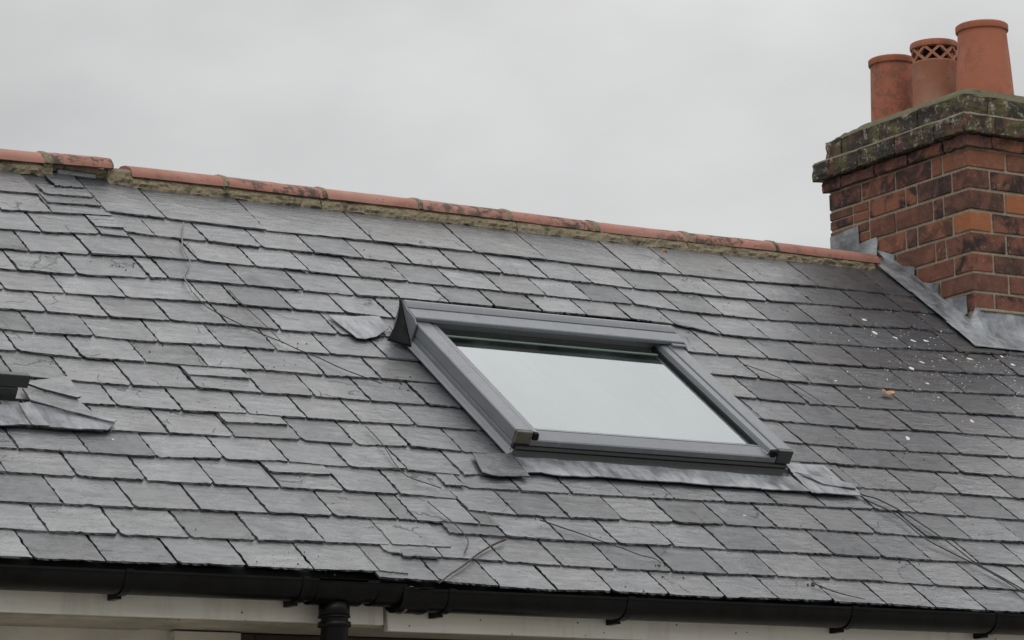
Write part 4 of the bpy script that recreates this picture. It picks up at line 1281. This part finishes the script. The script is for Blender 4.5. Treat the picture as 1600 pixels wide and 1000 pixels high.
# ------------------------------------------------------------------ chimney pots (stand on the stack)
def pot_profile(rb, rt, h, rim_h, rim_o, wall=0.016):
    rr = rt + rim_o
    return [(rb, 0.0), (rb * 0.985 + rt * 0.015, h * 0.02), (rt * 0.5 + rb * 0.5, h * 0.5), (rt, h - rim_h - 0.006), (rt + 0.0005, h - rim_h - 0.001), (rr, h - rim_h), (rr + 0.0015, h - rim_h + 0.003), (rr + 0.0015, h - 0.004), (rr - 0.003, h),
            (rt - wall, h - 0.003), (rt - wall - 0.002, h * 0.6), (rb - wall, 0.0)]
ZB = zc + 0.215
def pot(name, label, x, y, rb, rt, h, mat):
    root = empty(name, loc=(x, y, ZB))
    tag(root, label, "chimney pot", "chimney pots on the stack")
    link("pot_body", revolve("pot_body", pot_profile(rb, rt, h, 0.026, 0.006), 56), mat, root)
    bm = bmesh.new()
    bmesh.ops.create_cone(bm, cap_ends=True, segments=32, radius1=rb - 0.015, radius2=rb - 0.015, depth=0.01)
    link("flue_disc", from_bm("flue_disc", bm), M['gasket'], root).location = (0, 0, 0.01)  # flat black disc closing the bore of the pot
    return root
PX = CX + CW / 2
POT_TOP = EYE.z + 3.268 * SC
hp = POT_TOP - ZB
pot("chimney_pot", "tapered plain terracotta chimney pot nearest the front, tallest in view", PX, 8.79 * SC, 0.1085, 0.0895, hp, M['pot_a'])
pot("chimney_pot", "plain terracotta chimney pot at the far left of the stack", PX, 9.325 * SC, 0.090, 0.082, hp + 0.003, M['pot_a'])

def lattice_pot():
    root = empty("chimney_pot", loc=(PX, 9.07 * SC, ZB))
    tag(root, "buff terracotta chimney pot with a pierced diamond lattice band, in the middle", "chimney pot", "chimney pots on the stack")
    h = hp + 0.002
    r = 0.0845
    zb0, zb1 = h - 0.078, h - 0.027                     # lattice band
    body = [(0.089, 0.0), (r + 0.0015, zb0 - 0.014), (r + 0.004, zb0 - 0.010), (r + 0.004, zb0 - 0.002), (r + 0.001, zb0), (r - 0.015, zb0), (0.072, 0.0)]
    link("pot_body", revolve("pot_body", body, 56), M['pot_b'], root)
    rim = [(r - 0.014, zb1), (r, zb1), (r + 0.005, zb1 + 0.003), (r + 0.0065, h - 0.014), (r + 0.004, h - 0.002), (r - 0.002, h), (r - 0.014, h - 0.002)]
    link("rim", revolve("rim", rim, 56), M['pot_a'], root)
    N = 9
    verts, faces = [], []
    def strut(a0, a1, wd=0.0072, seg=6):
        base = len(verts)
        for i in range(seg + 1):
            t = i / seg
            a = a0 + (a1 - a0) * t
            z = zb0 - 0.001 + (zb1 - zb0 + 0.002) * t
            da = wd / r
            for rr, s in ((r + 0.001, -1), (r + 0.001, 1), (r - 0.012, 1), (r - 0.012, -1)):
                verts.append((rr * math.cos(a + s * da), rr * math.sin(a + s * da), z))
        for i in range(seg):
            for k in range(4):
                k2 = (k + 1) % 4
                faces.append((base + i * 4 + k, base + i * 4 + k2, base + (i + 1) * 4 + k2, base + (i + 1) * 4 + k))
        faces.append(tuple(base + k for k in range(4))); faces.append(tuple(base + seg * 4 + k for k in (3, 2, 1, 0)))
    st = 2 * math.pi / N
    for i in range(N):
        a = i * st + 0.1
        verts_f = strut(a, a + st)
        strut(a + st, a)
    bm = bmesh.new(); me = pydata("lattice", verts, faces); bm.from_mesh(me); bpy.data.meshes.remove(me)
    link("lattice", from_bm("lattice", bm), M['pot_b'], root)
    link("dark_sleeve", revolve("dark_sleeve", [(0.058, h - 0.12), (0.058, h - 0.012), (0.052, h - 0.012), (0.052, h - 0.12)], 32), M['gasket'], root)  # black sleeve added inside so the lattice holes look dark, not sky
    bm = bmesh.new()
    bmesh.ops.create_cone(bm, cap_ends=True, segments=32, radius1=0.071, radius2=0.071, depth=0.01)
    link("flue_disc", from_bm("flue_disc", bm), M['gasket'], root).location = (0, 0, h - 0.10)  # same black disc, set just below the lattice band
    return root
lattice_pot()

# ------------------------------------------------------------------ gutters and downpipe
YG = P0.y - 1.675 - 0.065                 # front lip of the gutter
def gutter_run(name, x0, x1, zt, depth=0.050, width=0.106, th=0.0028):
    """Half-round channel, front lip at YG, closed section swept along the eaves."""
    n = 16
    outer, inner = [], []
    for i in range(n + 1):
        a = math.pi * i / n
        y = YG + width / 2 - width / 2 * math.cos(a)
        outer.append((y, zt - depth * (math.sin(a) ** 0.85)))
        inner.append((YG + width / 2 - (width / 2 - th) * math.cos(a), zt - (depth - th) * (math.sin(a) ** 0.85)))
    lip = [(YG - 0.003, zt - 0.002), (YG - 0.003, zt + 0.004), (YG + 0.004, zt + 0.004)]
    prof = lip[::-1][:0] + outer + inner[::-1] + [(YG + 0.004, zt + 0.003), (YG - 0.003, zt + 0.003), (YG - 0.003, zt - 0.003)]
    me = extrude_profile(name, prof, x0, x1, 'x')
    for p in me.polygons: p.use_smooth = True
    me.set_sharp_from_angle(angle=math.radians(35))
    return me
ZGL, ZGR = EYE.z + 0.864, EYE.z + 0.849
gut = empty("gutter", loc=(P0.x - 3, YG + 0.05, ZGL - 0.05))
tag(gut, "black plastic half-round gutter with downpipe hung along the slate eaves", "gutter")
part("channel", gutter_run("channel", XL, 3.985, ZGL), M['pvc'], gut)
part("channel", gutter_run("channel", 4.02, XR, ZGR), M['pvc'], gut)
part("union", gutter_run("union", 3.905, 3.985, ZGL + 0.001, 0.056, 0.112, 0.004), M['pvc'], gut)
part("union", gutter_run("union", 3.975, 4.045, ZGR + 0.003, 0.058, 0.112, 0.004), M['pvc'], gut)
part("union_strap", gutter_run("union_strap", 4.046, 4.058, ZGR + 0.004, 0.060, 0.114, 0.004), M['pvc'], gut)
part("union_strap", gutter_run("union_strap", 3.992, 4.000, ZGR + 0.005, 0.061, 0.116, 0.004), M['strap'], gut)
part("outlet", gutter_run("outlet", 3.735, 3.872, ZGL + 0.001, 0.058, 0.112, 0.004), M['pvc'], gut)
def bracket(x, zt):
    """Fascia bracket: strap round the channel with a foot on the fascia."""
    bm = bmesh.new()
    n = 12
    prev = None
    pts = []
    for i in range(n + 1):
        a = math.pi * i / n
        pts.append((YG + 0.053 - 0.0548 * math.cos(a), zt - 0.0520 * math.sin(a) ** 0.85))
    prof = pts + [(y, z - 0.002) if 0 < i < n else (y - (0.002 if i == 0 else -0.002), z) for i, (y, z) in list(enumerate(pts))[::-1]]
    me = extrude_profile("bracket", prof, x - 0.010, x + 0.010, 'x')
    bm.from_mesh(me); bpy.data.meshes.remove(me)
    bm_box(bm, x - 0.008, x + 0.008, YG + 0.062, YFA - 0.0075, zt - 0.060, zt - 0.042)
    bm_box(bm, x - 0.010, x + 0.010, YG - 0.006, YG + 0.006, zt - 0.002, zt + 0.0055)
    return from_bm("bracket", bm)
for x in (2.3, 3.225, 3.70, 1.3): part("bracket", bracket(x, ZGL), M['pvc'], gut)
for x in (4.115, 4.655, 5.39, 5.90, 6.7, 7.6, 8.5): part("bracket", bracket(x, ZGR), M['pvc'], gut)
# spigot and downpipe with an offset back to the wall
xc = 3.806
yc = YG + 0.055
def ringpipe(name, pts, rad, seg=24): return tube(name, pts, rad, seg)
part("spigot", ringpipe("spigot", [Vector((xc, yc, ZGL - 0.050)), Vector((xc, yc, ZGL - 0.085))], 0.039), M['pvc'], gut)
path = [Vector((xc, yc, ZGL - 0.06)), Vector((xc, yc, ZGL - 0.13)), Vector((xc, yc + 0.02, ZGL - 0.17)), Vector((xc, yc + 0.14, ZGL - 0.28)), Vector((xc, YW - 0.045, ZGL - 0.36)), Vector((xc, YW - 0.045, ZGL - 0.45)), Vector((xc, YW - 0.045, 0.12))]
part("downpipe", ringpipe("downpipe", smooth_path(path, 6), 0.0345), M['pvc'], gut)
part("pipe_collar", ringpipe("pipe_collar", [Vector((xc, yc, ZGL - 0.098)), Vector((xc, yc, ZGL - 0.110))], 0.0415), M['pvc'], gut)
part("pipe_collar", ringpipe("pipe_collar", [Vector((xc, yc, ZGL - 0.083)), Vector((xc, yc, ZGL - 0.087))], 0.0405), M['pvc'], gut)

# ------------------------------------------------------------------ wires, twigs and litter lying on the slates
def wire(name, label, cat, pts, rad, mat, h=0.0175, group=None, taper=1.0, seed=0):
    w3 = []
    for i, (u, v) in enumerate(pts):
        w3.append(RP(u, v, h + 0.003 * noise.noise((u * 9, v * 9, seed))))
    P = smooth_path(w3, 6)
    o = w3[len(w3) // 2]
    P = [p - o for p in P]
    ob = link(name, tube(name, P, rad, 6, taper), mat)
    ob.location = o
    return tag(ob, label, cat, group)
GW = "loose cables lying on the slates"
wire("wire", "thin grey wire hanging down the slates from below the ridge at the left", "wire", W_STRAP, 0.0022, M['strap'], 0.0185, GW, 1.0, 1)
wire("cable", "thin black cable running from the grey wire towards the roof window", "cable", W_A, 0.0016, M['wire'], 0.0175, GW, 1.0, 2)
wire("cable", "short black cable joining the longer one left of the roof window", "cable", W_B, 0.0013, M['wire'], 0.0175, GW, 1.0, 3)
wire("cable", "thin black cable below the left corner of the roof window", "cable", W_C, 0.0014, M['wire'], 0.0175, GW, 1.0, 4)
wire("cable", "short curved black cable just above the forked twig at the eaves", "cable", W_D, 0.0015, M['wire'], 0.0175, GW, 1.0, 5)
wire("cable", "upper of two black cables trailing down to the right eaves", "cable", W_F[2:], 0.0022, M['wire'], 0.0185, GW, 1.0, 6)
wire("cable", "lower of two black cables trailing down to the right eaves", "cable", W_G, 0.0020, M['wire'], 0.0180, GW, 1.0, 7)
wire("cable", "thin black cable on the slates right of the roof window, towards the chimney", "cable", W_I, 0.0014, M['wire'], 0.0175, GW, 1.0, 8)
GT = "dry twigs lying on the slates"
wire("twig", "pale brown twig lying slantwise above the gutter union", "twig", TWIG, 0.0034, M['twig'], 0.0190, GT, 0.6, 9)
wire("twig", "long thin twig under the roof window with a moss tuft at its lower end", "twig", W_E, 0.0019, M['twig'], 0.0185, GT, 0.6, 10)
wire("twig", "thin dark twig on the lowest slates at the right eaves", "twig", W_H, 0.0019, M['twig'], 0.0185, GT, 0.6, 11)

def leaf_mesh(size, seed):
    r = random.Random(seed)
    n = 14
    verts = [(0, 0, 0.004)]
    for i in range(n):
        a = 2 * math.pi * i / n
        rad = size * (0.75 + 0.35 * abs(math.sin(a * 2.5 + 0.4)) + r.uniform(-0.1, 0.1))
        x, y = rad * math.cos(a) * 1.25, rad * math.sin(a) * 0.85
        verts.append((x, y, 0.35 * size * (0.5 + math.sin(a * 2 + seed)) + 0.5 * abs(y)))
    faces = [(0, i + 1, (i + 1) % n + 1) for i in range(n)]
    bm = bmesh.new(); me = pydata("leaf", verts, faces); bm.from_mesh(me); bpy.data.meshes.remove(me)
    r_ = bmesh.ops.extrude_face_region(bm, geom=list(bm.faces))
    for g_ in r_['geom']:
        if isinstance(g_, bmesh.types.BMVert): g_.co.z -= 0.0012
    # stalk
    bm_box(bm, size * 0.9, size * 1.9, -0.0012, 0.0012, 0.002, 0.0042)
    return from_bm("leaf", bm)
lf = link("leaf", leaf_mesh(0.019, 2), M['leaf'], None, roof_matrix(*LEAF[0], 0.017))
tag(lf, "curled orange-brown dead leaf on the dark slates below the chimney", "leaf", "dead leaves on the roof")
lf = link("leaf", leaf_mesh(0.010, 5), M['leaf'], None, roof_matrix(*LEAF[1], 0.019))
tag(lf, "small orange leaf scrap caught under the ridge tiles", "leaf", "dead leaves on the roof")

# pale lichen spots: small flat crusts on the slates
def crusts(name, items, mat, seed):
    r = random.Random(seed)
    verts, faces = [], []
    for u, v, rad, h, t in items:
        n = 9
        b0 = len(verts)
        el = r.uniform(0.7, 1.5); an = r.uniform(0, 3)
        mat4 = roof_matrix(u, v, h)
        ring = []
        for i in range(n):
            a = 2 * math.pi * i / n
            q = rad * r.uniform(0.7, 1.2)
            x, y = q * math.cos(a) * el, q * math.sin(a) / el
            ring.append((x * math.cos(an) - y * math.sin(an), x * math.sin(an) + y * math.cos(an)))
        verts.append(mat4 @ Vector((0, 0, t)))
        for x, y in ring: verts.append(mat4 @ Vector((x * 0.8, y * 0.8, t * 0.9)))
        for x, y in ring: verts.append(mat4 @ Vector((x, y, -0.002)))
        for i in range(n):
            j = (i + 1) % n
            faces.append((b0, b0 + 1 + i, b0 + 1 + j))
            faces.append((b0 + 1 + i, b0 + 1 + n + i, b0 + 1 + n + j, b0 + 1 + j))
    ob = link(name, pydata(name, verts, faces), mat)
    return ob

# courses sorted for looking up how high the slate surface stands at a point
def slate_top(u, v):
    best = None
    for name, loose, pts in ROWS:
        if loose: continue
        if not (pts[0][0] <= u <= pts[-1][0]): continue
        for (u0, v0), (u1, v1) in zip(pts[:-1], pts[1:]):
            if u0 <= u <= u1:
                vt = v0 + (v1 - v0) * (u - u0) / max(1e-6, u1 - u0)
                if vt >= v and (best is None or vt < best): best = vt
                break
    if best is None or best - v > 0.2: return SL_H * 0.75
    return SL_H * (1 - (best - v) / SL_L)

r = random.Random(77)
items = []
for i, (u, v) in enumerate(LICHEN):
    rad = r.uniform(0.008, 0.013) if i < 16 else r.uniform(0.003, 0.0065)
    if i > 26: rad = r.uniform(0.0025, 0.005)
    items.append((u, v, rad, slate_top(u, v), 0.0012))
for _ in range(420):                                  # finer spotting downhill of the chimney
    u = r.gauss(-0.42, 0.33); v = r.gauss(0.42, 0.24)
    if v < 0.0 or u > 0.1 or u < -1.2: continue
    items.append((u, v, r.uniform(0.0010, 0.0030) * (1.8 if r.random() < 0.08 else 1), slate_top(u, v), 0.0010))
for _ in range(70):
    u = r.uniform(-4.0, 0.1); v = r.uniform(-0.3, 2.05)
    items.append((u, v, r.uniform(0.0009, 0.0018), slate_top(u, v), 0.0008))
lo = crusts("lichen", items, M['lichen'], 4)
tag(lo, "pale lichen spots scattered over the dark slates below the chimney", "lichen", None, "stuff")
items = []
for _ in range(60):
    cu, cv = r.uniform(-4.2, 0.2), r.uniform(-0.3, 2.08)
    for _ in range(r.choice((1, 2, 4, 9))):
        u, v = cu + r.gauss(0, 0.04), cv + r.gauss(0, 0.03)
        items.append((u, v, r.uniform(0.0010, 0.0026), slate_top(u, v), 0.0022))
for name, loose, pts in ROWS:                         # debris collected along the joints
    for (u0, v0) in pts[1:-1]:
        for _ in range(r.choice((0, 1, 2, 3))):
            v = v0 - r.uniform(0.002, 0.14)
            items.append((u0 + r.gauss(0.002, 0.0028), v, r.uniform(0.0012, 0.0030), slate_top(u0 + 0.004, v) - 0.001, 0.0026))
co_ = crusts("moss_crumbs", items, M['crumb'], 6)
tag(co_, "dark moss crumbs and grit lying in the joints of the slates", "moss", None, "stuff")
items = []
for (cu, cv) in ((-2.457, 1.962), (-1.995, 2.03), (-0.24, 0.33)):
    for _ in range(7):
        u, v = cu + r.gauss(0, 0.007), cv + r.gauss(0, 0.004)
        items.append((u, v, r.uniform(0.0018, 0.0036), 0.009, 0.004))
mo = crusts("moss_tufts", items, M['moss'], 8)
tag(mo, "small yellow-green moss tufts in joints near the eaves", "moss", None, "stuff")
